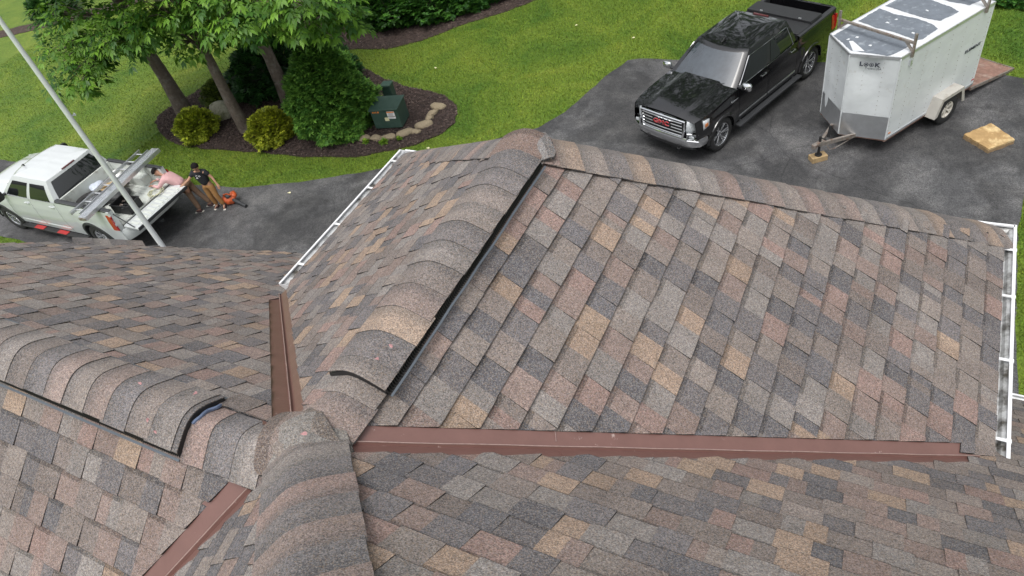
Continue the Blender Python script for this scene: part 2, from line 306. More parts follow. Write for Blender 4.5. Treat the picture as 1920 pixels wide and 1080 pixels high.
def ragged(P, amp, seed, step=.25):
    r = random.Random(seed); out = []
    for i in range(len(P)):
        a = Vector(P[i]); b = Vector(P[(i + 1) % len(P)]); n = max(1, int((b - a).length / step)); nn = Vector((-(b - a).y, (b - a).x)).normalized()
        for k in range(n): p = a.lerp(b, k / n) + nn * r.uniform(-amp, amp); out.append((p.x, p.y))
    return out
BED1s = ragged(smooth_poly(BED1), .05, 1); BED2s = ragged(smooth_poly(BED2), .07, 2); BED3s = ragged(smooth_poly(BED3), .05, 3); DRIVEs = ragged(DRIVE, .02, 4)
def inside(P, x, y):
    r = np.zeros(len(x), bool); n = len(P)
    for i in range(n):
        x1, y1 = P[i]; x2, y2 = P[(i + 1) % n]
        if y1 == y2: continue
        r ^= ((y1 > y) != (y2 > y)) & (x < (x2 - x1) * (y - y1) / (y2 - y1) + x1)
    return r
def sheet(name, P, z, m, skirt=.03):
    bm = bmesh.new(); vs = [bm.verts.new((x, y, z)) for x, y in P]; f = bm.faces.new(vs); f.normal_update()
    if f.normal.z < 0: f.normal_flip()
    ed = list(bm.edges); lo = [bm.verts.new((x, y, -.02)) for x, y in P]
    for i in range(len(P)): j = (i + 1) % len(P); bm.faces.new((vs[i], lo[i], lo[j], vs[j]))
    bmesh.ops.triangulate(bm, faces=[f]); me = bpy.data.meshes.new(name); bm.to_mesh(me); bm.free(); me.materials.append(M[m]); o = bpy.data.objects.new(name, me); C.objects.link(o); return structure(o)
b = MB(); b.face([(-250, -250, 0), (250, -250, 0), (250, 250, 0), (-250, 250, 0)]); structure(b.build('lawn', 'lawn'))
sheet('driveway', DRIVEs, .012, 'asphalt'); sheet('mulch_bed', BED1s, .03, 'mulch'); sheet('mulch_bed', BED2s, .02, 'mulch'); sheet('mulch_bed', BED3s, .02, 'mulch')
# grass blades where the lawn is near enough to show texture
def blades(nc, x0, x1, y0, y1, hb):
    x = rng.uniform(x0, x1, nc); y = rng.uniform(y0, y1, nc)
    keep = ~(inside(DRIVE, x, y) | inside(BED1s, x, y) | inside(BED2s, x, y) | inside(BED3s, x, y)); x = x[keep]; y = y[keep]; n = len(x)
    a = rng.uniform(0, 2 * PI, n); h = rng.uniform(.5, 1.2, n) * hb; wd = rng.uniform(.006, .012, n); ln = rng.uniform(.01, .05, n); la = rng.uniform(0, 2 * PI, n)
    V = np.empty((n, 3, 3)); V[:, 0] = np.c_[x - np.cos(a) * wd, y - np.sin(a) * wd, np.zeros(n)]; V[:, 1] = np.c_[x + np.cos(a) * wd, y + np.sin(a) * wd, np.zeros(n)]; V[:, 2] = np.c_[x + np.cos(la) * ln, y + np.sin(la) * ln, h]
    g = rng.uniform(.55, 1.9, n); return V.reshape(-1, 3), np.c_[g * rng.uniform(.95, 1.2, n), g, g * .9]
vs_, cs_ = zip(blades(300000, -20, 6, 9, 24, .06), blades(70000, -34, -18, 8.5, 22, .05), blades(9000, -24, -18, 5, 6.3, .05), blades(16000, 4.1, 5.6, 3, 14, .05))
V = np.concatenate(vs_); structure(fast_mesh('grass', V, np.arange(len(V)).reshape(-1, 3), np.concatenate(cs_), 'blade'), 'stuff')
def chips(P, n, z):
    P_ = np.array(P); x = rng.uniform(P_[:, 0].min(), P_[:, 0].max(), n); y = rng.uniform(P_[:, 1].min(), P_[:, 1].max(), n); k = inside(P, x, y); x = x[k]; y = y[k]; n = len(x)
    a = rng.uniform(0, 2 * PI, n); L = rng.uniform(.012, .045, n); W = rng.uniform(.005, .015, n); t = rng.uniform(-.02, .02, (n, 4)); d = np.c_[np.cos(a), np.sin(a)]; e = np.c_[-np.sin(a), np.cos(a)]
    V = np.empty((n, 4, 3))
    for i, (s1, s2) in enumerate(((-1, -1), (1, -1), (1, 1), (-1, 1))): V[:, i, :2] = np.c_[x, y] + d * (L * s1)[:, None] + e * (W * s2)[:, None]; V[:, i, 2] = z + .018 + t[:, i] * .8
    base = np.array([(.060, .040, .034), (.095, .066, .056), (.038, .028, .026), (.15, .115, .095), (.05, .034, .03)])[rng.choice(5, n, p=[.34, .24, .22, .05, .15])]
    return V.reshape(-1, 3), base * rng.uniform(.8, 1.25, (n, 1))
for P_, n_ in ((BED1s, 62000), (BED2s, 40000)):
    V, c_ = chips(P_, n_, .03); structure(fast_mesh('bark_chips', V, np.arange(len(V)).reshape(-1, 4), c_, 'chip'), 'stuff')

# ------------------------------------------------------------------ house with shingled roofs
house = empty('house', (0, 0, 0), 0, 'large house with weathered brown, tan and grey asphalt shingle roofs and brown metal valleys', 'house')
TB, TM = .627, .865
PAL = [tuple(q * k_ for q, k_ in zip(p, (1.20, 1.155, 1.14))) for p in [(.100, .099, .106), (.118, .113, .117), (.175, .164, .156), (.190, .179, .170), (.166, .145, .133), (.186, .145, .130), (.202, .146, .130), (.245, .186, .142), (.264, .202, .152), (.142, .124, .115), (.182, .162, .148)]]
PW = [.17, .13, .13, .05, .14, .12, .07, .07, .03, .07, .10]
def tone(r, prev=None):
    while True:
        k = r.choices(range(len(PAL)), PW)[0]
        if k != prev: break
    g = r.uniform(.9, 1.1); return k, tuple(c * g for c in PAL[k])
def clip(poly, hp):
    """Sutherland-Hodgman against a convex CCW polygon."""
    out = poly; n = len(hp)
    for i in range(n):
        ax, ay = hp[i]; bx, by = hp[(i + 1) % n]; inp = out; out = []
        if not inp: return []
        s = [(bx - ax) * (p[1] - ay) - (by - ay) * (p[0] - ax) for p in inp]
        for j in range(len(inp)):
            p, q = inp[j], inp[(j + 1) % len(inp)]; sp, sq = s[j], s[(j + 1) % len(inp)]
            if sp >= 0: out.append(p)
            if (sp >= 0) != (sq >= 0): t = sp / (sp - sq); out.append((p[0] + (q[0] - p[0]) * t, p[1] + (q[1] - p[1]) * t))
    return out
def area(P): return .5 * sum(P[i][0] * P[(i + 1) % len(P)][1] - P[(i + 1) % len(P)][0] * P[i][1] for i in range(len(P)))
def roof(name, a, bb, polys, seed, expo=.143, parent=house, phase=0., skew=0.):
    """Laminated shingles on the plane z = a x + b y (+H0), clipped to plan polygons."""
    m = math.hypot(a, bb); D = Vector((-a / m, -bb / m, -m)); D.normalize(); U = Vector((-D.y, D.x, 0)).normalized(); N = U.cross(D)
    if N.z < 0: U = -U; N = U.cross(D)
    k = math.sqrt(1 + m * m)
    def to2(x, y): h = -(a * x + bb * y) / m; return (x * U.x + y * U.y, h * k)
    O = Vector((0, 0, H0)); mb = MB()
    for P in polys:
        Q = [to2(x, y) for x, y in P]
        if area(Q) < 0: Q = Q[::-1]
        # dark core sheet just under the tabs
        mb.face([O + U * u + D * v - N * .004 for u, v in Q], (.03, .03, .033))
        u0, u1 = min(q[0] for q in Q), max(q[0] for q in Q); v0, v1 = min(q[1] for q in Q), max(q[1] for q in Q)
        for row in range(math.floor((v0 - phase) / expo) - 1, math.ceil((v1 - phase) / expo) + 1):
            r = random.Random(seed * 7919 + row * 31); u = -9 - r.uniform(0, .5); tooth = False; pk = None; va = phase + row * expo; vb = va + expo
            while u < u1:
                tooth = not tooth; wd = r.uniform(.105, .165) if tooth else r.uniform(.095, .155); pk, col = tone(r, pk); two = r.random() < .14; col2 = tone(r)[1]
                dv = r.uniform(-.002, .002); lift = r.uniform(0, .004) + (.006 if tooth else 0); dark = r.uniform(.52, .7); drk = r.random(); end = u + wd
                if end > u0 - .01:
                    cells = [(u, u + wd * (.5 if two else 1), col)] + ([(u + wd * .5, end, col2)] if two else [])
                    for ca_, cb_, cc in cells:
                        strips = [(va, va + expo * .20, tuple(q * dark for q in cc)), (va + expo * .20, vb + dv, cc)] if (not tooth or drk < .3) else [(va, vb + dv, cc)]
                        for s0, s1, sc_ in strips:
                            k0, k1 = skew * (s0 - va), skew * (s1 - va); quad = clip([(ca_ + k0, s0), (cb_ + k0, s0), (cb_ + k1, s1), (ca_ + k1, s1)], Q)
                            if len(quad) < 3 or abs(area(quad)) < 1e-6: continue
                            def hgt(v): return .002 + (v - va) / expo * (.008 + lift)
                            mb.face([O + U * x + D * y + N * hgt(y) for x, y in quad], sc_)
                            for (x0_, y0_), (x1_, y1_) in zip(quad, quad[1:] + quad[:1]):      # cut edge along valleys and hips
                                e0, e1 = x0_ - skew * (y0_ - va), x1_ - skew * (y1_ - va)
                                if any(abs(p_ - c_) < 1e-5 and abs(q_ - c_) < 1e-5 for p_, q_, c_ in ((e0, e1, ca_), (e0, e1, cb_), (y0_, y1_, s0), (y0_, y1_, s1))): continue
                                A_, B_ = O + U * x0_ + D * y0_, O + U * x1_ + D * y1_; mb.face([A_ + N * hgt(y0_), B_ + N * hgt(y1_), B_ - N * .003, A_ - N * .003], (.022, .022, .024))
                    # butt edge and the sides of the raised tabs
                    kb = skew * expo; ed = clip([(u + kb, vb + dv - .0005), (end + kb, vb + dv - .0005), (end + kb, vb + dv), (u + kb, vb + dv)], Q)
                    if ed:
                        ua, ub = min(p[0] for p in ed), max(p[0] for p in ed); h = .011 + lift; A = O + U * ua + D * (vb + dv); B = O + U * ub + D * (vb + dv)
                        if ub - ua > .002: mb.face([A + N * h, B + N * h, B - N * .002, A - N * .002], (.018, .018, .02))
                    if tooth:
                        for ue in (u, end):
                            ka, kb = skew * .02, skew * expo; ed = clip([(ue - .0004 + ka, va + .02), (ue + .0004 + ka, va + .02), (ue + .0004 + kb, vb), (ue - .0004 + kb, vb)], Q)
                            if len(ed) < 3: continue
                            ya, yb = min(p[1] for p in ed), max(p[1] for p in ed); A = O + U * (ue + skew * (ya - va)) + D * ya; B = O + U * (ue + skew * (yb - va)) + D * yb
                            mb.face([A + N * hgt(ya), B + N * hgt(yb), B, A], (.03, .03, .032))
                u = end
    return mb.build(name, 'shingle', parent, col=True)
kx = TB / TM
roof('roof_slope', -TB, 0, [[(.05, .125), (2.36, kx * 2.36 + .09), (2.36, 3.505), (.05, 1.955)], [(2.36, 1.74), (2.53, 1.84), (2.53, 3.62), (2.36, 3.505)]], 1, skew=.13)
roof('roof_slope', TB, 0, [[(-.05, .115), (-.05, 1.955), (-2.15, 3.34), (-2.15, 1.74), (-2.0, kx * 2.0 + .09)]], 2, phase=.04)
roof('roof_slope', 0, -TM, [[(.107, -.022), (3.98, -3), (7.5, -3), (2.40, kx * 2.40 - .09)], [(7.5, -3), (7.5, 3.30), (2.40, 3.30), (2.40, kx * 2.40 - .09)]], 3, phase=.02)
roof('roof_slope', 0, -TM, [[(-.20, .06), (-2.0, kx * 2.0 - .085), (-4.6, .06)], [(-2.0, kx * 2.0 - .085), (-2.0, 3.0), (-3.78, 2.96), (-4.6, 1.45), (-4.62, .06)]], 4, phase=.06)
roof('roof_slope', 0, TM, [[(-.235, -.13), (-4.6, -.13), (-4.6, -3), (-2.91, -3)]], 5, phase=.05)
roof('roof_slope', .774, .142, [[(-.03, -.13), (-2.70, -3), (3.80, -3)]], 6, phase=.03)
# north end of the near wing (faces away)
rs = roof('roof_slope', 0, -TB * 2.53 / 1.68, [], 8)
bpy.data.objects.remove(rs)
bn = MB(); E_ = -TB * 2.53; E2 = -TB * 2.15
bn.face([(0, 1.98, H0), (2.53, 3.68, H0 + E_), (-2.15, 3.40, H0 + E2)], (.17, .15, .14)); bn.build('roof_slope', 'shingle', house, col=True)

def cap_run(name, P0, P1, sl, sr, hw, hwr=None, lift=.0, seed=1, round_=.10, spacing=.143, parent=house, vary=.0, skew=0.):
    """Overlapping bent cap shingles from P0 to P1. sl/sr: fall per metre on the left/right of travel."""
    r = random.Random(seed); P0 = Vector(P0) + Vector((0, 0, H0)); P1 = Vector(P1) + Vector((0, 0, H0)); d = P1 - P0; L = d.length; d.normalize(); hd = Vector((d.x, d.y, 0)).normalized(); side = Vector((hd.y, -hd.x, 0)); up = side.cross(d)
    if up.z < 0: up = -up
    mb = MB(); n = int(L / spacing); NS = 15; pk = None
    def hgt(s): q = sr if s > 0 else sl; return -q * (math.sqrt(s * s + round_ * round_) - math.sqrt(hw * hw + round_ * round_) + hw)
    for k in range(n + 1):
        a = L - k * spacing; b_ = a - spacing * 1.15; pk, col = tone(r, pk)
        if k == n: b_ = 0
        if b_ < 0: b_ = 0
        if a - b_ < .01: continue
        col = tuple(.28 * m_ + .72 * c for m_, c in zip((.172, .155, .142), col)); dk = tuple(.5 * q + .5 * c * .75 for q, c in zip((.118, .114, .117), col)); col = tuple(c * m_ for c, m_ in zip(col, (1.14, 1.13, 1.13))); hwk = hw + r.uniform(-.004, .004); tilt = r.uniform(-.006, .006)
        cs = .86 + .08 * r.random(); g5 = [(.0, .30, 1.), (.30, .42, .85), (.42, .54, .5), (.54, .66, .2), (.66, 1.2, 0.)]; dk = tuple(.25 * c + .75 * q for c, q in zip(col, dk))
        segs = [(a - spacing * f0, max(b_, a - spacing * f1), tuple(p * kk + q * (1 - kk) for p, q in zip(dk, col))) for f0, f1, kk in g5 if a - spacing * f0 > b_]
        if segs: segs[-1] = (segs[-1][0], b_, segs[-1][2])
        l0 = r.uniform(.0, .003)
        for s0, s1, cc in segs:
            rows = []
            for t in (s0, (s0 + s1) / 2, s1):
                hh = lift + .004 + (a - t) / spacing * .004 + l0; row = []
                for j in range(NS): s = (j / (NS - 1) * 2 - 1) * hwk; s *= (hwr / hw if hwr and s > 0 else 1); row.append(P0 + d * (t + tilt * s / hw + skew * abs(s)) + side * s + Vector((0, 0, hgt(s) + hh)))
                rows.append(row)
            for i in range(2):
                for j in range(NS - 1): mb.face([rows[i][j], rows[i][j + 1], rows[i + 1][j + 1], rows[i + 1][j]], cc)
        # butt edge
        for j in range(NS - 1): p, q = rows[2][j], rows[2][j + 1]; mb.face([p, q, q - Vector((0, 0, .006)), p - Vector((0, 0, .006))], (.085, .08, .078))
        for sgn in (0, NS - 1):
            p, q = rows[0][sgn], rows[2][sgn]; mb.face([p, q, q - Vector((0, 0, .010)), p - Vector((0, 0, .006))], (.05, .048, .048))
    o = mb.build(name, 'shingle', parent, col=True, merge=False); 
    o.data.polygons.foreach_set('use_smooth', [True] * len(o.data.polygons)); return o
# bare ridges, hips and the hub where three of them meet
cap_run('hip_cap', (.00, .0, .035), (3.06, -2.36, 2.16), .66, .62, .180, hwr=.15, seed=21, round_=.06)
cap_run('ridge_cap', (.02, .05, .012), (.03, .42, .012), .60, .60, .150, seed=22, lift=.004, round_=.05)
cap_run('ridge_cap', (-.02, -.03, .012), (-.55, -.055, .012), .80, .82, .150, seed=24, lift=.008, round_=.05)
cap_run('ridge_cap', (.02, 1.80, .012), (.0, 2.06, .006), .60, .60, .150, seed=25, lift=.004, round_=.05)
cap_run('hip_cap', (2.53, 3.68, E_ + .004), (.03, 1.99, .006), .35, .40, .15, seed=26, round_=.03, lift=.0)
cap_run('hip_cap', (-2.15, 3.40, E2 + .004), (-.03, 2.0, .006), .38, .40, .15, seed=27, round_=.03, lift=.0)
cap_run('hip_cap', (-4.36, 1.92, -1.64), (-4.57, 1.50, -1.27), .2, .3, .13, seed=28, round_=.05, lift=.01)
# hub: three wide bent pieces laid over each other
def hub(name, c, axis, hw, ln, drop, tint, lift, bend=.09):
    d = Vector((math.cos(axis), math.sin(axis), 0)); s_ = Vector((d.y, -d.x, 0)); mb = MB(); NS = 17; NT = 9; rows = []
    for i in range(NT):
        t = (i / (NT - 1) - .5) * ln; row = []
        for j in range(NS):
            s = (j / (NS - 1) * 2 - 1) * hw; e = max(0, abs(s) / hw - .75) / .25; tt = t * (1 - .22 * e * e)
            row.append(Vector(c) + Vector((0, 0, H0 + lift)) + d * tt + s_ * s + Vector((0, 0, -drop * (math.sqrt(s * s + bend ** 2) - bend) - .9 * max(0, abs(tt) - ln * .26) ** 2 * 2)))
        rows.append(row)
    for i in range(NT - 1):
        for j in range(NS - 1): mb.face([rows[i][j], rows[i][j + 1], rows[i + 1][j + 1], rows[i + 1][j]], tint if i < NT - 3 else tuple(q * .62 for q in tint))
    for row in (rows[0], rows[-1]):
        for j in range(NS - 1): mb.face([row[j], row[j + 1], row[j + 1] - Vector((0, 0, .014)), row[j] - Vector((0, 0, .014))], (.035, .035, .037))
    for jj in (0, NS - 1):
        for i in range(NT - 1): mb.face([rows[i][jj], rows[i + 1][jj], rows[i + 1][jj] - Vector((0, 0, .014)), rows[i][jj] - Vector((0, 0, .014))], (.035, .035, .037))
    o = mb.build(name, 'shingle', house, col=True); o.data.polygons.foreach_set('use_smooth', [True] * len(o.data.polygons)); return o
hub('hub_cap', (-.05, .02, .0), R(200), .14, .24, .74, (.21, .165, .145), .012)
hub('hub_cap', (.01, .03, .0), R(60), .15, .22, .64, (.20, .17, .15), .016)
hub('hub_cap', (.03, .0, .015), R(-38), .165, .26, .70, (.205, .19, .175), .012)
hub('hub_cap', (.0, 1.97, .0), R(90), .15, .24, .62, (.19, .135, .115), .012)
hub('hub_cap', (.07, 2.0, -.03), R(40), .13, .18, .55, (.20, .19, .185), .018)

# ridge vents: a raised plastic body, ribbed sides, metal edge strips, cap shingles on top
def ridge_vent(P0, P1, hw, sl, seed, hgt=.034):
    P0 = Vector(P0); P1 = Vector(P1); d = (P1 - P0); L = d.length; d.normalize(); side = Vector((d.y, -d.x, 0)); r = random.Random(seed); Z = Vector((0, 0, H0))
    def prof(s): return -sl * (math.sqrt(s * s + .0049) - math.sqrt(hw * hw + .0049) + hw)
    mb = MB(); n = 13
    for zz, f in ((.0, False), (hgt, True)): mb.grid([[P0 + Z + d * t + side * ((j / (n - 1) * 2 - 1) * (hw - .012)) + Vector((0, 0, prof((j / (n - 1) * 2 - 1) * hw) + zz)) for j in range(n)] for t in (.004, L - .004)])
    for t in (.004, L - .004):
        mb.grid([[P0 + Z + d * t + side * ((j / (n - 1) * 2 - 1) * (hw - .012)) + Vector((0, 0, prof((j / (n - 1) * 2 - 1) * hw) + zz)) for j in range(n)] for zz in (0, hgt)])
    body = mb.build('ridge_vent', 'black', house)
    for sg in (-1, 1):
        lv = MB()
        for k in range(int(L / .013)):
            c = P0 + Z + d * (.008 + k * .013) + side * sg * (hw - .004) + Vector((0, 0, prof(hw) + hgt * .5)); lv.bar(c - Vector((0, 0, hgt * .5)), c + Vector((0, 0, hgt * .5)) - side * sg * .006, .0045, .012, up=tuple(side))
        lv.build('louvre', 'black', body)
    for sg in (-1, 1):
        e = MB(); pts = [P0 + Z + d * (L * k / 12) + side * sg * (hw + .014 + r.uniform(-.0025, .0025)) + Vector((0, 0, prof(hw) + .002 + r.uniform(0, .003))) for k in range(13)]
        for p, q in zip(pts, pts[1:]): e.bar(p, q, .010, .003, up=(side * sg * .4 + Vector((0, 0, 1))).normalized())
        e.build('edge_strip', 'strip', body)
    Q0 = P0 + Vector((0, 0, 0)); cap_run('vent_cap', P0, P1, sl, sl, hw, lift=hgt, seed=seed, round_=.07, parent=house)
    return body
ridge_vent((.04, .335, .024), (.025, 1.87, .022), .148, .60, 31)
ridge_vent((-.495, -.045, .028), (-4.55, -.05, .026), .142, .80, 32)
b = MB()
for k in range(12):
    s = -.02 + k * .011; s2 = s + .011; f = lambda q: Vector((-.486 + .004 * math.sin(q * 90), -.05 + q, H0 + .040 - .8 * (math.sqrt(q * q + .0049) - .158 + .142))); b.bar(f(s), f(s2), .012, .010)
b.build('underlay_edge', 'bluef', house, smooth=True)

# valley flashings: two flanges and a raised centre rib
def flashing(P0, P1, nL, nR, wl, wr, joints=()):
    P0 = Vector(P0) + Vector((0, 0, H0)); P1 = Vector(P1) + Vector((0, 0, H0)); d = (P1 - P0).normalized(); nL = Vector(nL).normalized(); nR = Vector(nR).normalized(); L = (P1 - P0).length
    up = (nL + nR).normalized(); l = nL.cross(d); l = l if l.dot(d.cross(up)) > 0 else -l; r_ = nR.cross(d); r_ = r_ if r_.dot(d.cross(up)) < 0 else -r_; l.normalize(); r_.normalize()
    mb = MB(); N_ = 24; off = up * .0006
    prof = [l * wl + off, l * .030 + off, l * .008 + off, up * .016 + l * .002, up * .016 + r_ * .002, r_ * .008 + off, r_ * .030 + off, r_ * wr + off]
    G = []
    for k in range(N_ + 1): wob = math.sin(k * 1.7) * .0012; G.append([P0 + d * (L * k / N_) + p + up * wob for p in prof])
    mb.grid(G)
    for j in joints:
        for a_, b_ in ((0, 1), (6, 7)): mb.bar(P0 + d * L * j + prof[a_] + up * .002, P0 + d * L * j + prof[b_] + up * .002, .004, .003)
    for e_ in (3, 4): pass
    o = mb.build('valley_flashing', 'brown', house); cr = MB(); cr.tube([g_[3] + up * .0015 for g_ in G], .0022, 5); cr.build('crest_highlight', 'crest', o); q = o.modifiers.new('s', 'SOLIDIFY'); q.thickness = .0015; return o  # pale tube on the rib crest: a highlight put in as colour
def nrm(a, b): return (-a, -b, 1)
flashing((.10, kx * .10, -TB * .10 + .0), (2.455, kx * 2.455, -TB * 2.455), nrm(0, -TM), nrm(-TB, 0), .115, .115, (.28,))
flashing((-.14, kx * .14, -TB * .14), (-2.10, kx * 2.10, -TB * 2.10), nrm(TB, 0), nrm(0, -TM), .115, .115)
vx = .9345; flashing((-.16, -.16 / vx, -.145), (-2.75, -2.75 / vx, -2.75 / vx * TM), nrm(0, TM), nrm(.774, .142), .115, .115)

# gutters: open troughs with hangers
def gutter(path, eave_in, wd=.115, dp=.085, hangers=(), name='gutter', endcap=True):
    """path: corner points of the inner top edge, eave_in: unit vectors outward for every segment."""
    g = MB(); inn = MB()
    for (p, q), o_ in zip(zip(path, path[1:]), eave_in):
        p = Vector(p) + Vector((0, 0, H0)); q = Vector(q) + Vector((0, 0, H0)); o_ = Vector(o_); D_ = Vector((0, 0, -1))
        pr = [(0, 0), (0, dp), (wd * .62, dp), (wd * .75, dp * .55), (wd, dp * .25), (wd, -.004), (wd - .016, -.004), (wd - .016, .006)]
        G = [[a + o_ * x + D_ * y for x, y in pr] for a in (p, q)]; g.grid(G)
        G = [[a + o_ * (x + dx) + D_ * (y - dy) for (x, y), dx, dy in zip(pr[:5], (.003, .003, -.002, -.004, -.003), (0, .004, .004, .002, 0))] for a in (p, q)]; inn.grid(G)
        for a in (p, q): g.face([a + o_ * x + D_ * y for x, y in pr[:6]])
    o = g.build(name, 'whitem', house, solid=.0015, merge=False); inn.build('trough', 'gutter_in', o, merge=False)
    for c in hangers:
        h = MB(); c = Vector(c) + Vector((0, 0, H0)); h.bar(c, c + Vector(eave_in[0]) * (wd - .002), .020, .003); h.bar(c + Vector(eave_in[0]) * (wd - .020), c + Vector(eave_in[0]) * (wd + .004), .026, .007); h.build('hanger', 'whitem', o)
    return o
gz = E_ - .022
gutter([(2.485, 1.80, gz), (2.485, 3.78, gz)], [(1, 0, 0)], hangers=[(2.485, y, gz + .004) for y in (1.98, 2.55, 3.08, 3.52)], wd=.125, dp=.055)
gutter([(2.60, 3.66, gz), (1.9, 3.66, gz)], [(0, 1, 0)])
gutter([(-2.10, 1.66, E2 - .012), (-2.10, 3.46, E2 - .012)], [(-1, 0, 0)], hangers=[(-2.095, y, E2 - .018) for y in (1.9, 2.4, 2.9, 3.3)], wd=.15)
gutter([(-2.20, 3.37, E2 - .022), (-1.6, 3.37, E2 - .022)], [(0, 1, 0)])
gutter([(2.42, 3.265, -2.875), (7.5, 3.265, -2.875)], [(0, 1, 0)], hangers=[(3.1, 3.265, -2.87)])
gutter([(-3.66, 2.97, -2.61), (-2.3, 2.99, -2.61)], [(0, 1, 0)])
# loose end of the gutter below the wing, walls and soffits
def wall(P, z0, z1, name='wall'):
    b = MB(); b.prism(P, 'z', z0, z1); return b.build(name, 'siding', house)
wall([(-1.75, 0), (2.12, 0), (2.12, 3.28), (-1.75, 3.0)], 0, H0 + E_ - .12)
wall([(2.13, -3), (7.2, -3), (7.2, 2.9), (2.13, 2.9)], 0, H0 - 2.9 + .0) if False else wall([(2.14, 1.6), (7.2, 1.6), (7.2, 2.9), (2.14, 2.9)], 0, H0 - 2.75)
wall([(-3.95, -2.6), (-1.77, -2.6), (-1.77, 2.6), (-3.6, 2.6), (-4.1, 1.3)], 0, H0 - 2.45)
b = MB(); b.box((.19, 3.30, H0 + E_ - .10), (4.5, .60, .03)); b.box((2.32, 2.6, H0 + E_ - .101), (.33, 1.7, .03)); b.box((-1.93, 2.4, H0 + E_ - .102), (.34, 1.7, .03)); b.build('soffit', 'whitem', house)

# fallen petals on the ridges
for k, (x, y, z, s) in enumerate([(.13, .50, .037, .011), (.115, .42, .045, .009), (-.66, -.135, .030, .010), (-.60, -.16, .014, .009), (-.80, -.02, .074, .010), (.06, .02, .064, .013), (-.54, .03, .046, .010)]):
    P = MB(); a = random.uniform(0, 6); pts = [(math.cos(t) * s * (1 if abs(t) < 2 else 1.25), math.sin(t) * s * .55, .004 * math.sin(2 * t)) for t in np.linspace(-PI, PI, 9)[:-1]]
    P.face([(px * math.cos(a) - py * math.sin(a), px * math.sin(a) + py * math.cos(a), pz + .002) for px, py, pz in pts]); o = P.build('petal', 'petal', loc=(x, y, z + H0), solid=.001)
    tag(o, ['long pink petal highest on the right ridge vent', 'round pink petal just below the long one on the right ridge vent', 'curled pink petal on the left ridge vent, nearer its crest', 'rounded pink petal at the black edge of the left ridge vent', 'pale pink petal at the rear edge of the left ridge vent', 'largest pink petal, lying on the hub where the ridges meet', 'small pink petal at the rear corner of the left vent end'][k], 'petal', 'fallen petals on the roof')

# ------------------------------------------------------------------ pickup trucks
def sstep(a, b, x): t = min(1, max(0, (x - a) / (b - a))); return t * t * (3 - 2 * t)
def make_wheel(parent, x, y, r, rw, rimmat, spokes, wd=.27, rr=.62):
    """wheel > tyre, rim (spokes and hub); the outer face looks along +y or -y."""
    sg = 1 if y > 0 else -1
    w_ = bpy.data.objects.new('wheel', None); C.objects.link(w_); w_.parent = parent; w_.location = (x, y - sg * wd / 2, r)
    t = MB(); R_ = r; ri = r * rr; h = wd / 2
    t.lathe([(ri, -h * .8), (ri + .02, -h), (R_ * .93, -h), (R_ * .985, -h * .86), (R_, -h * .6), (R_, h * .6), (R_ * .985, h * .86), (R_ * .93, h), (ri + .02, h), (ri, h * .8)], axis='y', n=48)
    for k in range(48):
        a = 2 * PI * k / 48; m_ = Matrix.Rotation(-a, 3, 'Y')
        for yy in (-h * .5, 0, h * .5): t.box(m_ @ Vector((R_ + .001, yy + (.01 if k % 2 else -.01), 0)), (.012, h * .42, .030), m_)
    t.build('tyre', 'tyre', w_, smooth=40)
    m = MB(); m.lathe([(ri, h * .8 * sg), (ri - .008, h * .88 * sg), (ri - .02, h * .8 * sg), (ri - .03, h * .3 * sg), (ri - .035, -h * .8 * sg)], axis='y', n=40)
    m.lathe([(.0, h * .55 * sg), (.055, h * .55 * sg), (.075, h * .45 * sg), (.078, h * .2 * sg)], axis='y', n=24)
    for k in range(spokes):
        for da in (-.13, .13) if spokes <= 7 else (0,):
            a = 2 * PI * k / spokes; p = Vector((math.cos(a) * .05, sg * h * .45, math.sin(a) * .05)); q = Vector((math.cos(a + da) * (ri - .015), sg * h * .70, math.sin(a + da) * (ri - .015))); m.bar(p, q, .030, .030, up=(0, 1, 0))
    m.build('rim', rimmat, w_, smooth=30, bevel=.004)
    d = MB(); d.lathe([(.001, h * .02 * sg), (ri - .03, h * .02 * sg)], axis='y', n=32); d.build('brake_disc', 'trim', w_)
    return w_

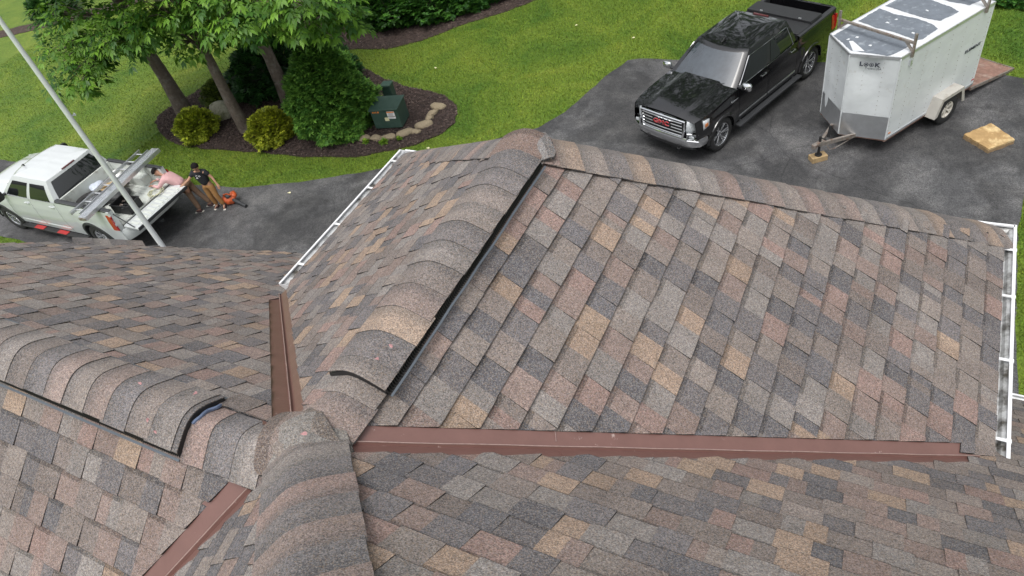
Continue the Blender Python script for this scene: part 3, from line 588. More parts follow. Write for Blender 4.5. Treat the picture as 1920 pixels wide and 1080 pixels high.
def make_truck(name, loc, rz, label, P):
    T = empty(name, loc, rz, label, 'pickup truck'); pm = P['paint']
    XF, XR, fx, rx, W, ra = P['xf'], P['xr'], P['fx'], P['rx'], P['W'], P['ra']; zc = P['tr']; sill = .40; bz = P['bedz']
    cabr = P['cabr']
    def Zs(x):
        if x > P['d1']: return P['hz0'] + (P['hz1'] - P['hz0']) * (1 - ((x - P['d1']) / (XF - P['d1'])) ** 1.6)
        if x > cabr: return P['hz1'] + (P['belt'] + .04 - P['hz1']) * (P['d1'] - x) / (P['d1'] - cabr)
        return bz
    def taper(x):
        t = 1.0
        if x > XF - .75: t -= .13 * ((x - (XF - .75)) / .75) ** 2.2
        if x < XR + .4: t -= .02 * ((XR + .4 - x) / .4) ** 2
        return t
    def Y(x, z):
        zt = Zs(x); u = (z - sill) / (zt - sill)
        y = W * (.955 + .045 * math.sin(min(1, max(0, u / .55)) * PI / 2)) - .035 * sstep(.62, 1.0, u) - .012 * sstep(.50, .56, u)
        f = max(math.exp(-((x - fx) / .58) ** 4), math.exp(-((x - rx) / .58) ** 4)); y += .022 * f * (1 - sstep(.72, 1, u))
        return y * taper(x)
    def zb(x):
        z = sill
        for c in (fx, rx):
            if x > fx + ra + .015: z = .715
            if abs(x - c) < ra: z = max(z, zc + math.sqrt(max(0, ra * ra - (x - c) ** 2)) * P.get('af', 1.) if True else 0)
        return z
    def xs_for(a, b):
        s = {a, b}; k = a
        while k < b: s.add(k); k += .045
        for c in (fx, rx):
            for q in (-ra, -ra + .004, ra - .004, ra):
                if a < c + q < b: s.add(c + q)
            for i in range(1, 12):
                q = c + ra * math.cos(PI * i / 12)
                if a < q < b: s.add(q)
        return sorted(s)
    def side(a, b, nm, sg, parent=T, top=None, m=None):
        g = MB(); rows = []; nz = 12
        for x in xs_for(a, b):
            z0, z1 = zb(x), (top(x) if top else Zs(x)); rows.append([(x, sg * Y(x, z0 + (z1 - z0) * k / nz), z0 + (z1 - z0) * k / nz) for k in range(nz + 1)])
        g.grid(rows, flip=sg < 0); return g.build(nm, m or pm, parent, smooth=30, solid=0)
    # body core behind the panels and the wheel wells
    b = MB(); yb = W * .80
    b.box(((fx + ra + XF - .12) / 2, 0, .72), (XF - .12 - fx - ra, yb * 1.9, .62)); b.box(((fx + rx) / 2, 0, .70), (fx - rx - 2 * ra - .02, W * 1.90, .56)); b.box(((rx - ra + XR + .1) / 2, 0, .64), (rx - ra - XR - .1, W * 1.86, .36)); b.box(((XF + XR) / 2, 0, .55), (XF - XR - .5, W * 1.1, .30))
    b.box((fx, 0, .95), (2 * ra + .02, W * 1.30, .30)); b.box((rx, 0, .78), (2 * ra + .02, W * 1.1, .12))
    b.build('chassis', 'trim', T)
    g_ = .006
    for sg in (1, -1):
        side(P['d1'] + g_, XF - .10, 'fender', sg)
        for (a, c) in ((P['d2'] + g_, P['d1'] - g_), (cabr + .10, P['d2'] - g_)):
            d = side(a, c, 'door', sg); hx = a + .14; hz = Zs(hx) - .145; h = MB(); hy = sg * (Y(hx, hz) + .022)
            h.box((hx + .03, hy, hz), (.20, .022, .035)); h.box((hx - .05, hy - sg * .012, hz), (.03, .03, .03)); h.box((hx + .11, hy - sg * .012, hz), (.03, .03, .03)); h.build('handle', P['handle'], d, bevel=.008)
            h = MB(); h.box(((a + c) / 2, sg * (Y(a, .55) + .004), .545), (c - a - .04, .016, .045)); h.build('moulding', P['moulding'], d, bevel=.005)
        side(XR + .02, cabr + .10 - 2 * g_, 'bed_side', sg)
        # wheel arch lips
        for c in (fx, rx):
            l = MB(); rows = []
            for i in range(25):
                a = PI * i / 24; ca, sa = math.cos(a), math.sin(a); row = []
                for dr, dy in ((-.012, -.06), (-.012, .012), (.0, .020), (P['lip'], .016), (P['lip'] + .008, -.004)):
                    x = c + (ra + dr) * ca; z = zc + (ra + dr) * sa - (.02 if i in (0, 24) else 0); row.append((x, sg * (Y(x, min(max(z, .45), Zs(x) - .03)) + dy), z))
                rows.append(row)
            l.grid(rows); l.build('wheel_arch', P['lipm'], T, smooth=40)
            wl = MB(); rows = []
            for i in range(17):
                a = PI * i / 16; rows.append([(c + (ra - .005) * math.cos(a), sg * (W * k), zc - .02 + (ra - .005) * math.sin(a)) for k in (.58, .97)])
            wl.grid(rows); wl.face([r_[0] for r_ in rows]); wl.build('wheel_well', 'trim', T)
            make_wheel(T, c, sg * (W - .02), P['tr'], .27, P['rimm'], P['spokes'], rr=P['rr'])
    # hood and cowl
    g = MB(); rows = []; N_ = 28; xa = P['wsb'] - .22
    for i in range(27):
        x = xa + (XF - .09 - xa) * i / 26; yy = Y(x, Zs(x)); row = []
        for j in range(N_ + 1):
            s = j / N_ * 2 - 1; y = s * yy; cr = .075 * (1 - abs(s) ** 2.4); dome = .035 * (sstep(.62, .50, abs(s))) * sstep(XF - .05, XF - .55, x); nose = -.055 * sstep(XF - .34, XF - .02, x) ** 2 * (1 - .3 * abs(s))
            row.append((x, y, Zs(x) + cr + dome + nose))
        rows.append(row)
    g.grid(rows, flip=True); g.build('hood', pm, T, smooth=25)
    # cab greenhouse
    roofz = P['roofz']
    def ring(t, off=0.):
        z = P['belt'] - .02 + (roofz - P['belt'] + .02) * t; xf = P['wsb'] + (P['wst'] - P['wsb']) * t ** 1.05; xr = cabr - .02 + (P['cabt'] - cabr + .02) * t; y = (W - .075) + (P['ry'] - (W - .075)) * t ** 1.3; pts = []
        nf, ns = 16, 30; cr_ = .07
        for j in range(nf + 1): s = j / nf * 2 - 1; pts.append((xf - .15 * s * s - cr_ * .5 * abs(s) ** 8 + off, s * (y - .02) , z))
        x0 = xf - .15 - cr_ * .5
        for j in range(ns + 1): s = j / ns; pts.append((x0 + (xr + .04 - x0) * s, y + off + .012 * math.sin(PI * s), z))
        for j in range(1, nf): s = 1 - j / nf * 2; pts.append((xr + .03 * s * s - off, s * (y - .02), z))
        for j in range(ns + 1): s = 1 - j / ns; pts.append((x0 + (xr + .04 - x0) * s, -(y + off + .012 * math.sin(PI * s)), z))
        return pts, nf, ns
    c = MB(); NT = 14; rings = [ring(i / NT)[0] for i in range(NT + 1)]; top = rings[-1]; cx = (P['wst'] + P['cabt']) / 2 - .03
    for q in range(1, 9):
        f = 1 - q / 9.0; rr_ = []
        for (x, y, z) in top:
            x2 = cx + (x - cx) * f; y2 = y * f; e = 1 - f; dz = .065 * (1 - (1 - min(1, e * 1.0)) ** 2.6)
            if P.get('ribs'): dz += -.012 * (0.5 + .5 * math.cos(y2 * 2 * PI / .24)) * sstep(.15, .3, e) * (abs(x2 - cx) < .75)
            rr_.append((x2, y2, z + dz))
        rings.append(rr_)
    c.grid(rings, closed=True, flip=True); c.face([p for p in rings[-1]]); c.build('cab', pm, T, smooth=32)
    nf, ns = 16, 30; n1 = nf + 1; side0 = n1; rear0 = n1 + ns + 1; side2 = rear0 + nf - 1; tot = side2 + ns + 1
    def patch(nm, idx, ta, tb, m, off=.004, parent=T, cut=None):
        g = MB(); rows = []
        for i in range(13):
            t = ta + (tb - ta) * i / 12; pts = ring(t, off)[0]; rows.append([pts[k % tot] for k in idx])
        g.grid(rows); return g.build(nm, m, parent, smooth=40)
    patch('windshield', range(1, nf), .05, .93, 'shield', .005)
    patch('rear_window', range(rear0, side2), .12, .88, 'glass', .004)
    for rev in (0, 1):
        sgn = 1 if not rev else -1
        def sidx(a, b_): r_ = [side0 + k for k in range(a, b_ + 1)]; return r_ if not rev else [side2 + ns - (k - side0) for k in r_]
        patch('window', sidx(2, 14), .07, .80, 'glass', .006); patch('window', sidx(16, 27), .07, .80, 'glass', .006)
        if P['dlo']:
            tr = MB(); A = [Vector(ring(t, .012)[0][i]) for t, i in [(.05, k) for k in sidx(1, 28)]]; B = [Vector(ring(.83, .012)[0][k]) for k in sidx(1, 28)]
            tr.tube(A + B[::-1] + [A[0]], .010, 6); tr.build('window_trim', 'chrome', T, smooth=True)
        # door mirrors
        mr = MB(); my = sgn * (W + .13); mx_ = P['d1'] - .08; mz = P['belt'] + .06; ms = P['mir']
        rows = []
        for i in range(9):
            u = i / 8; sc_ = (1 - (2 * u - 1) ** 4) ** .5 if 0 < u < 1 else .02; rows.append([(mx_ + (u - .5) * .13 + .03 * 0, my + ms[0] / 2 * sc_ * math.copysign(abs(math.cos(a)) ** .6, math.cos(a)), mz + ms[1] / 2 * sc_ * math.copysign(abs(math.sin(a)) ** .6, math.sin(a))) for a in [2 * PI * k / 20 for k in range(20)]])
        mr.grid(rows, closed=True); mo = mr.build('door_mirror', P['mirm'], T, smooth=50); a = MB(); a.bar((mx_ + .02, sgn * (W - .10), mz - .04), (mx_, sgn * (W + .06), mz - .05), .08, .05); a.build('mirror_arm', 'trim', mo, bevel=.01)
        # running board
        st = MB(); L0, L1 = rx + ra + .08, fx - ra - .08
        st.box(((L0 + L1) / 2, sgn * (W + .035), .36), (L1 - L0, .15, .05)); so = st.build('running_board', P['stepm'], T, bevel=.015)
        if P.get('pads'):
            for px in (.62, -.42): q = MB(); q.box((px, sgn * (W + .045), .392), (.42, .13, .018)); q.build('step_pad', 'redpad', so, bevel=.006)
        for px in (L0 + .2, L1 - .2): q = MB(); q.bar((px, sgn * (W + .0), .36), (px, sgn * (W * .8), .45), .05, .03); q.build('bracket', 'trim', so)
    # bed
    bx0, bx1 = XR + .06, cabr - .05; wt = .085; fz = P['floorz']; bm_ = P['bedm']
    b = MB(); N2 = 14
    yi = W - .16
    b.box(((bx0 + bx1) / 2, 0, fz - .02), (bx1 - bx0, 2 * yi, .04))
    for k in range(9): b.box(((bx0 + bx1) / 2, -yi + .14 + k * (2 * yi - .28) / 8, fz + .008), (bx1 - bx0 - .04, .075, .016))
    b.box((bx1 + .0, 0, (fz + bz) / 2 - .01), (.05, 2 * yi + .1, bz - fz - .02)); o = b.build('bed_floor', bm_, T, bevel=.006)
    for sg in (1, -1):
        q = MB(); q.box(((bx0 + bx1) / 2, sg * (yi + .02), (fz + bz) / 2 - .02), (bx1 - bx0, .03, bz - fz - .03)); q.box((rx, sg * (yi - .12), fz + .12), (.92, .26, .24))
        for k in range(7): q.box((bx0 + .18 + k * .26, sg * (yi + .0), (fz + bz) / 2 - .05), (.03, .02, bz - fz - .18))
        q.build('bed_wall', bm_, T, bevel=.02)
        q = MB(); xs_ = [bx0 - .04, bx1 + .04]; q.grid([[(x, sg * (yi - .005), bz - .03), (x, sg * (yi - .005), bz + .012), (x, sg * (yi + .02), bz + .020), (x, sg * (Y(x, bz) - .03), bz + .018), (x, sg * (Y(x, bz) + .002), bz - .004), (x, sg * (Y(x, bz - .04) + .003), bz - .04)] for x in np.linspace(xs_[0], xs_[1], 12)]); q.build('bed_rail', P['railm'], T, smooth=50)
        # tail lamp
        q = MB(); q.grid([[(x, sg * (Y(x, z) + .007), z) for z in np.linspace(.90, bz - .12, 7)] for x in np.linspace(XR + .02, XR + .24, 4)]); q.box((XR + .045, sg * (W * .985), (.92 + bz - .14) / 2), (.05, .035, bz - 1.06)); tl = q.build('tail_light', 'red', T, smooth=40)
        q = MB(); q.box((XR + .09, sg * (W * .90), (.60 + bz) / 2), (.10, .13, bz - .62)); q.build('corner_post', pm, T, bevel=.012)
        q = MB(); q.box((XR + .005, sg * (W * .975), 1.10), (.012, .05, .07)); q.build('reverse_lens', 'lamp', tl)
    # rear closure
    if P['gate'] == 'up':
        q = MB(); q.box((XR + .035, 0, (fz + bz) / 2 + .0), (.07, 2 * W * .86, bz - fz + .06)); tg = q.build('tailgate', pm, T, bevel=.015); q = MB(); q.box((XR - .004, 0, bz - .16), (.02, .30, .06)); q.build('handle', 'black', tg, bevel=.005)
    else:
        q = MB(); gw = W * .86; gl = .56
        q.box((XR - .02 - gl / 2, 0, fz - .035), (gl, 2 * gw, .06)); tg = q.build('tailgate', pm, T, bevel=.012)
        q = MB()
        for k in range(11): q.box((XR - .08 - .22, -gw + .16 + k * (2 * gw - .32) / 10, fz + .002), (.30, .075, .014))
        for k in range(8): q.box((XR - gl + .07, -gw + .22 + k * (2 * gw - .44) / 7, fz + .001), (.045, .13, .012))
        q.build('gate_panel', bm_, tg, bevel=.005)
        q = MB(); q.box((XR - .02 - gl - .012, 0, fz - .035), (.03, 2 * gw, .085)); q.build('gate_edge', 'trim', tg, bevel=.008)
        for sg in (1,): q = MB(); q.bar((XR + .05, sg * (gw + .01), bz - .12), (XR - gl + .1, sg * (gw - .01), fz + .01), .028, .008); q.build('gate_cable', 'trim', tg)
    # bumpers
    q = MB(); rows = []
    for j in range(25):
        s = j / 24 * 2 - 1; y = s * W * .97; x = XR - .10 + .16 * abs(s) ** 5; rows.append([(x + .14, y, .86), (x + .02, y, .87), (x - .02, y, .82), (x - .03, y, .66), (x + .02, y, .52), (x + .14, y, .50)])
    q.grid(rows); q.face(rows[0]); q.face(rows[-1]); rb = q.build('rear_bumper', P['rbump'], T, smooth=35)
    q = MB(); q.box((XR - .12, 0, .86), (.12, W * 1.1, .02)); q.box((XR - .10, 0, .44), (.16, .09, .07)); q.build('step_tread', 'trim', rb)
    q = MB(); q.box((XR - .136, 0, .70), (.008, .31, .16)); q.build('number_plate', 'label_w', rb)
    q = MB(); rows = []; bp_ = []
    for j in range(31):
        t_ = j / 30 * 2 - 1; y = t_ * W * .93; bp_.append((XF - .005 - .06 * t_ * t_ - .13 * abs(t_) ** 7, y))
    for k_ in (1, 2, 3): x_ = XF - .20 - .115 * k_; yy_ = W * (.93 + .045 * (k_ / 3) ** .6); bp_ = [(x_, -yy_)] + bp_ + [(x_, yy_)]
    for x, y in bp_: n_ = .98; rows.append([(x - .10, y * .93, .705), (x - .02, y * .99, .71), (x, y, .66), (x + .005, y * 1.003, .56), (x - .03, y * .98, .47), (x - .12, y * .93, .46)])
    q.grid(rows); q.face(rows[0]); q.face(rows[-1]); fb = q.build('front_bumper', P['fbump'], T, smooth=35)
    q = MB(); rows = []
    for j in range(21):
        s = j / 20 * 2 - 1; y = s * W * .80; x = XF - .03 - .06 * s * s - .10 * abs(s) ** 7; rows.append([(x, y, .52), (x + .01, y, .44), (x - .06, y, .34), (x - .3, y, .33)])
    q.grid(rows); 
    for zz in (.40, .46): q.box((XF - .045, 0, zz), (.03, W * 1.0, .016))
    q.build('air_dam', 'black', fb)
    for sg in (1, -1): q = MB(); q.tube([(XF - .05, sg * .52, .44), (XF + .02, sg * .52, .44), (XF + .045, sg * .49, .44), (XF + .02, sg * .46, .44), (XF - .05, sg * .46, .44)], .013, 6); q.build('tow_hook', 'black', fb)
    # front face behind the grille
    q = MB(); rows = []
    for j in range(25):
        s = j / 24 * 2 - 1; y = s * W * .90; x = XF - .07 - .07 * s * s - .16 * abs(s) ** 6; rows.append([(x, y, .68), (x - .005, y, .9), (x - .03, y, P['hz0'] - .02), (x - .10, y * .99, P['hz0'] + .03)])
    q.grid(rows); q.build('front_panel', pm, T, smooth=40)
    gz0, gz1 = .72, P['hz0'] - .02; gw = .62
    q = MB(); q.box((XF - .055, 0, (gz0 + gz1) / 2), (.03, 2 * gw - .06, gz1 - gz0 - .04)); gr = q.build('grille', 'black', T)
    q = MB(); q.tube([(XF - .03, gw * .93, gz0), (XF - .045, gw, (gz0 + gz1) / 2), (XF - .05, gw * 1.03, gz1), (XF - .025, gw * .5, gz1 + .015), (XF - .015, 0, gz1 + .02), (XF - .025, -gw * .5, gz1 + .015), (XF - .05, -gw * 1.03, gz1), (XF - .045, -gw, (gz0 + gz1) / 2), (XF - .03, -gw * .93, gz0), (XF - .01, 0, gz0 - .005), (XF - .03, gw * .93, gz0)], .030, 8); q.build('surround', 'chrome' if P['chromeg'] else pm, gr, smooth=True)
    q = MB(); nb = 5
    for k in range(nb):
        z = gz0 + .055 + k * (gz1 - gz0 - .10) / (nb - 1)
        if P['chromeg']:
            for ya, yb2 in ((-gw * .93, -.27), (.27, gw * .93)) if k in (nb - 2, nb - 3) else ((-gw * .93, gw * .93),):
                q.tube([(XF - .035 + .02 * (1 - (y / gw) ** 2), y, z) for y in np.linspace(ya, yb2, 8)], .018, 8)
        else: q.box((XF - .03, 0, z), (.03, 2 * gw * .93, .02))
    q.build('grille_bars', 'chrome' if P['chromeg'] else 'trim', gr, smooth=40)
    for sg in (1, -1):
        q = MB(); rows = []
        for u in np.linspace(0, 1, 9):
            y = sg * (gw + .05 + u * (W * .86 - gw - .05)); x = XF - .070 - .08 * u - .20 * u ** 3; rows.append([(x + .012, y, .85 + .02 * u), (x + .020, y, .94), (x + .012, y, 1.03), (x - .02, y, P['hz0'] - .005)])
        
        for xk in (XF - .30, XF - .38, XF - .47): yk = sg * (Y(xk, .98) + .008); rows.append([(xk, yk, .90 + (XF - .30 - xk) * .35), (xk, yk, .95 + (XF - .30 - xk) * .3), (xk, yk, 1.04), (xk, yk, P['hz0'] - .035)])
        q.grid(rows); hl = q.build('headlight', 'lamp', T, smooth=40, solid=.02)
        q = MB(); q.box((XF - .40, sg * (Y(XF - .40, 1.0) + .012), 1.01), (.12, .014, .09)); q.build('marker_lens', 'amber', hl, bevel=.005)
        q = MB(); y0 = sg * (gw + .08); xx = XF - .075
        xx += .03; q.tube([(xx - .14, sg * (W * .905), .83), (xx - .01, y0, .84), (xx + .015, y0 - sg * .01, .68), (xx - .13, sg * (W * .905), .64)], .028, 8); fg = q.build('fog_light', 'chrome' if P['chromeg'] else 'trim', T, smooth=True)
        q = MB(); q.box((xx - .045, sg * (gw + .17), .77), (.03, .15, .07)); q.build('lens', 'lamp', fg, bevel=.01)
    # wipers, antenna fin, third brake light
    for yy in (-.45, .25): q = MB(); q.bar((P['wsb'] + .02 - .03, yy, P['belt'] + .05), (P['wsb'] - .13, yy + .42, P['belt'] + .115), .012, .012); q.build('wiper', 'black', T)
    q = MB(); q.prism([(-.09, 0), (.09, 0), (-.05, .06), (-.08, .06)], 'y', -.012, .012); q.build('roof_antenna', 'black', T, bevel=.006, loc=(P['wst'] - .20, P.get('anty', 0), roofz + .055))
    q = MB(); q.box((P['cabt'] + .015, 0, roofz + .012), (.05, .42, .035)); q.build('brake_lamp', 'darkred', T, bevel=.008)
    return T, dict(bz=bz, fz=fz, bx0=bx0, bx1=bx1, yi=yi, W=W, XF=XF, XR=XR, gz0=gz0, gz1=gz1, Y=Y)

GMC = dict(paint='blackpaint', xf=2.94, xr=-2.90, fx=1.97, rx=-1.775, W=1.02, ra=.475, tr=.415, bedz=1.40, floorz=.88, cabr=-1.18, hz0=1.175, hz1=1.28, belt=1.28, roofz=1.845, wsb=1.56, wst=.74, cabt=-1.02, ry=.715, d1=1.32, d2=.14,
           handle='chrome', moulding='chrome', lip=.05, lipm='blackpaint', rimm='rim', spokes=6, rr=.70, dlo=True, mir=(.25, .19), mirm='chrome', stepm='trim', bedm='tonneau', railm='trim', gate='up', rbump='chrome', fbump='chrome', chromeg=True)
gmc, gi = make_truck('black_pickup', (-2.07, 15.90, .012), -1.94, 'glossy black crew cab pickup with chrome grille and window trim parked beside the white trailer', GMC)
gr = [o for o in gmc.children if o.name.startswith('grille')][0]
gm = (gi['gz0'] + gi['gz1']) / 2 + .055
text('grille_badge', 'GMC', .155, 'red', gr, frame_m((gi['XF'] + .014, 0, gm), (0, 1, 0), (0, 0, 1)), .010, .0, 1.35)
text('grille_badge_rim', 'GMC', .155, 'chrome', gr, frame_m((gi['XF'] + .004, 0, gm), (0, 1, 0), (0, 0, 1)), .006, .012, 1.35)
# folding bed cover: front panel flat, the next ones folded on top of each other, rear of the bed open
q = MB(); bx1 = gi['bx1']; yw_ = gi['yi'] + .06; zb_ = gi['bz'] + .025
q.box((bx1 - .27, 0, zb_), (.56, 2 * yw_, .025)); tc = q.build('bed_cover', 'tonneau', gmc, bevel=.008)
q = MB(); q.box((bx1 - .81, 0, zb_ + .03), (.50, 2 * yw_, .028)); q.box((bx1 - .80, 0, zb_ + .066), (.49, 2 * yw_ - .02, .028)); q.build('folded_panel', 'tonneau', tc, bevel=.008)
for yy in (-.55, .55): q = MB(); q.bar((bx1 - .59, yy, zb_ + .09), (bx1 - .59, yy + .07, zb_ + .09), .03, .02); q.build('latch', 'alu', tc)
text('hood_badge', 'AT4', .001, 'chrome', gmc, Matrix.Identity(4)) if False else None
for sg in (1, -1):
    q = MB(); q.box((1.50, sg * (gi['Y'](1.50, 1.08) + .004), 1.08), (.26, .012, .045)); q.build('fender_vent', 'chrome', gmc, bevel=.006)

WH = dict(paint='whitepaint', xf=3.05, xr=-3.22, fx=2.0, rx=-2.04, W=1.03, ra=.50, tr=.425, bedz=1.48, floorz=.98, cabr=-.98, hz0=1.20, hz1=1.37, belt=1.38, roofz=1.94, wsb=1.64, wst=.86, cabt=-.84, ry=.73, d1=1.40, d2=.24, ribs=True, anty=.35,
          handle='whitepaint', moulding='whitepaint', lip=.065, lipm='trim', rimm='rim', spokes=8, rr=.60, dlo=False, mir=(.28, .30), mirm='black', stepm='black', pads=True, bedm='bedw', railm='trim', gate='down', rbump='whitepaint', fbump='whitepaint', chromeg=False)
wht, wi = make_truck('white_pickup', (-18.46, 7.39, .012), 3.16, 'white crew cab pickup with its tailgate down and red pads on its side steps', WH)
T4 = lambda x, y, z: wht.matrix_basis @ Vector((x, y, z))
bpy.context.view_layer.update()
def bed(x, y, z): return tuple(wht.matrix_world @ Vector((x, y, z)))
fz = wi['fz']; RZ = 3.16
# things lying in the white truck's bed
def load(name, loc, label, cat, rz=0, group=None): return empty(name, bed(*loc), RZ + rz, label, cat, group)
t = load('spare_tyre', (-1.55, .42, fz + .13), 'spare wheel lying in the white pickup bed behind the cab', 'wheel')
q = MB(); q.lathe([(.24, -.10), (.27, -.12), (.38, -.12), (.41, -.08), (.41, .08), (.38, .12), (.27, .12), (.24, .10)], n=36); q.build('tyre', 'tyre', t, smooth=40)
q = MB(); q.lathe([(.24, .08), (.225, .09), (.21, .02), (.12, .04), (.06, .05), (.001, .05)], n=36)
for k in range(8): a = k * PI / 4; q.bar((.07 * math.cos(a), .07 * math.sin(a), .06), (.215 * math.cos(a), .215 * math.sin(a), .06), .05, .03)
q.build('rim', 'rim', t, smooth=40)
t = load('tool_crate', (-2.85, .30, fz + .02), 'open black plastic crate of tools at the tailgate of the white pickup', 'crate', .1)
q = MB(); q.box((0, 0, .02), (.62, .44, .03))
for a, d in (((0, .215, .13), (.62, .02, .24)), ((0, -.215, .13), (.62, .02, .24)), ((.30, 0, .13), (.02, .41, .24)), ((-.30, 0, .13), (.02, .41, .24))): q.box(a, d)
q.box((0, .215, .255), (.66, .04, .02)); q.box((0, -.215, .255), (.66, .04, .02)); q.box((.31, 0, .256), (.04, .41, .02)); q.box((-.31, 0, .256), (.04, .41, .02)); q.build('tub', 'black', t, bevel=.006)
r_ = random.Random(5)
for k in range(8):
    tt = load('hand_tool', (-2.85 + r_.uniform(-.2, .2), .30 + r_.uniform(-.13, .13), fz + .10 + k * .018), 'dark hand tool lying in the black crate', 'tool', r_.uniform(0, 3), 'tools in the crate')
    q = MB(); q.bar((-.14, 0, 0), (.08, 0, .02), .028, .024); q.build('grip', 'black', tt, bevel=.006); q = MB(); q.bar((.08, 0, .02), (.16, 0, .03), .05, .02); q.bar((.15, -.05, .03), (.15, .05, .03), .02, .02); q.build('head', 'galv' if k % 2 else 'trim', tt, bevel=.004)
t = load('timber_board', (-1.75, -.32, fz + .26), 'short weathered timber board leaning over gear in the white pickup bed', 'board', .5); q = MB(); q.box((0, 0, 0), (.85, .14, .045), Matrix.Rotation(.12, 3, 'Y')); tb = q.build('plank', 'wood', t, bevel=.004)
q = MB(); q.box((.02, .17, -.05), (.80, .12, .045), Matrix.Rotation(.08, 3, 'Y')); q.build('plank', 'wood', t, bevel=.004)
def lump(name, m, s, seed, amp=.2, sub=3, parent=None, loc=None, flat=.0):
    bm = bmesh.new(); bmesh.ops.create_icosphere(bm, subdivisions=sub, radius=1); r = random.Random(seed); ph = [(Vector((r.gauss(0, 1), r.gauss(0, 1), r.gauss(0, 1))) * r.uniform(1, 3.5), r.uniform(0, 6), amp / (1 + k * .35)) for k in range(7)]
    for v in bm.verts:
        d = 1 + sum(a * math.sin(f.dot(v.co) + p) for f, p, a in ph) * .5; v.co = v.co * d; v.co.z = max(v.co.z, flat) if flat else v.co.z
        v.co = Vector((v.co.x * s[0], v.co.y * s[1], v.co.z * s[2]))
    me = bpy.data.meshes.new(name); bm.to_mesh(me); bm.free(); me.materials.append(M[m]); me.polygons.foreach_set('use_smooth', [True] * len(me.polygons)); o = bpy.data.objects.new(name, me); C.objects.link(o)
    if parent: o.parent = parent
    if loc: o.location = loc
    return o
for k, (x, y, s, lb, m_) in enumerate([(-1.22, -.15, (.20, .24, .18), 'pale blue plastic bag against the front wall of the white pickup bed', 'bag'), (-1.35, -.68, (.22, .18, .15), 'white crumpled bag in the far front corner of the white pickup bed', 'label_w')]):
    tag(lump('plastic_bag', m_, s, 40 + k, .25, loc=bed(x, y, fz + s[2] * .8)), lb, 'bag', 'bags in the truck bed')
t = load('gear_pile', (-1.95, -.1, fz + .05), 'dark heap of folded tarp under the timber boards', 'tarp'); lump('tarp_fold', 'trim', (.42, .34, .14), 77, .3, parent=t, loc=(0, 0, .05)); lump('tarp_fold', 'khaki', (.20, .25, .12), 78, .3, parent=t, loc=(.25, -.35, .1))
t = load('rope_coil', (-3.15, -.42, fz + .03), 'loose coil of pale rope on the lowered tailgate', 'rope'); q = MB(); r_ = random.Random(3)
q.tube([(.17 * math.cos(a) * (1 + .25 * math.sin(a * 1.3)), .19 * math.sin(a) * (1 + .2 * math.cos(a * .7)), .012 + .010 * (k % 5) + .01 * math.sin(a * 2.2)) for k, a in enumerate(np.linspace(0, 26, 90))], .009, 6); q.build('strand', 'rope', t, smooth=True)
# aluminium ladder and walk boards lying across the bed rails
def cross(name, xa, z, label, cat, skew): return empty(name, bed(xa, 0, z), RZ + PI / 2 + skew, label, cat)
zr = wi['bz'] + .02
t = cross('aluminium_ladder', -2.25, zr + .07, 'narrow aluminium ladder laid across the white pickup bed, nearer the cab', 'ladder', .12)
for yy in (-.17, .17):
    q = MB(); q.box((-.03, yy, 0), (2.72, .028, .085)); q.box((-.03, yy + .012 * (1 if yy < 0 else -1), .040), (2.72, .04, .005)); q.build('rail', 'alu', t)
for k in range(8): q = MB(); q.tube([(-1.22 + k * .34, -.165, 0), (-1.22 + k * .34, .165, 0)], .019, 10); q.build('rung', 'alu', t, smooth=40)
for k, (xa, zz, lb) in enumerate(((-2.62, 0, 'wide ribbed aluminium plank across the truck bed, nearer the tailgate'),)):
    t = cross('aluminium_plank', xa, zr + .05 + zz, lb, 'scaffold plank', .12)
    q = MB(); q.box((-.05, 0, .03), (2.95, .24, .008)); [q.box((-.05, yy, 0), (2.95, .012, .09)) for yy in (-.116, .116)]; [q.box((-.05, yy, .045), (2.95, .020, .030)) for yy in (-.11, -.065, 0, .065, .11)]; q.build('deck', 'alu', t)
    for xx in (-1.53, 1.43): q = MB(); q.box((xx, 0, 0), (.02, .225, .075)); q.build('end_cap', 'galv', t)

# ------------------------------------------------------------------ enclosed trailer
TW, TL, TZ, TH, TN = 1.73, 2.95, .40, 1.95, .43
tr = empty('enclosed_trailer', (2.41, 17.06, .012), -2.12, 'white enclosed cargo trailer with patched grey and white roof and its rear ramp down', 'trailer')
hw = TW / 2; z0, z1 = TZ, TZ + TH
def panel_grid(A, B, nm, m, za=z0, zb_=z1, dent=0, par=tr, nx=26, nz=24, seed=0):
    """side skin between plan points A and B, slightly dished between its posts."""
    A = Vector((*A, 0)); B = Vector((*B, 0)); d = B - A; L = d.length; d.normalize(); nn = Vector((d.y, -d.x, 0)); q = MB(); r = random.Random(seed); rows = []
    ds = [(r.uniform(0, L), r.uniform(za, zb_), r.uniform(.10, .28), r.uniform(-1, 1) * dent) for _ in range(14)]
    for i in range(nx + 1):
        u = L * i / nx; rows.append([])
        for j in range(nz + 1):
            z = za + (zb_ - za) * j / nz; o = sum(h * math.exp(-(((u - a) / s) ** 2 + ((z - c) / (s * 1.6)) ** 2)) for a, c, s, h in ds) * math.sin(PI * i / nx) * min(1, 4 * math.sin(PI * j / nz)); rows[-1].append(A + d * u + nn * o + Vector((0, 0, z)))
    q.grid(rows); return q.build(nm, m, par, smooth=50)
s1 = panel_grid((0, hw), (TL, hw), 'side_panel', 'trailer', dent=.006, seed=1, nx=60); s2 = panel_grid((TL, -hw), (0, -hw), 'side_panel', 'trailer', dent=.006, seed=2, nx=60)
n1 = panel_grid((TL, hw), (TL + TN, 0), 'nose_panel', 'trailer', dent=.038, seed=3); n2 = panel_grid((TL + TN, 0), (TL, -hw), 'nose_panel', 'trailer', dent=.022, seed=5)
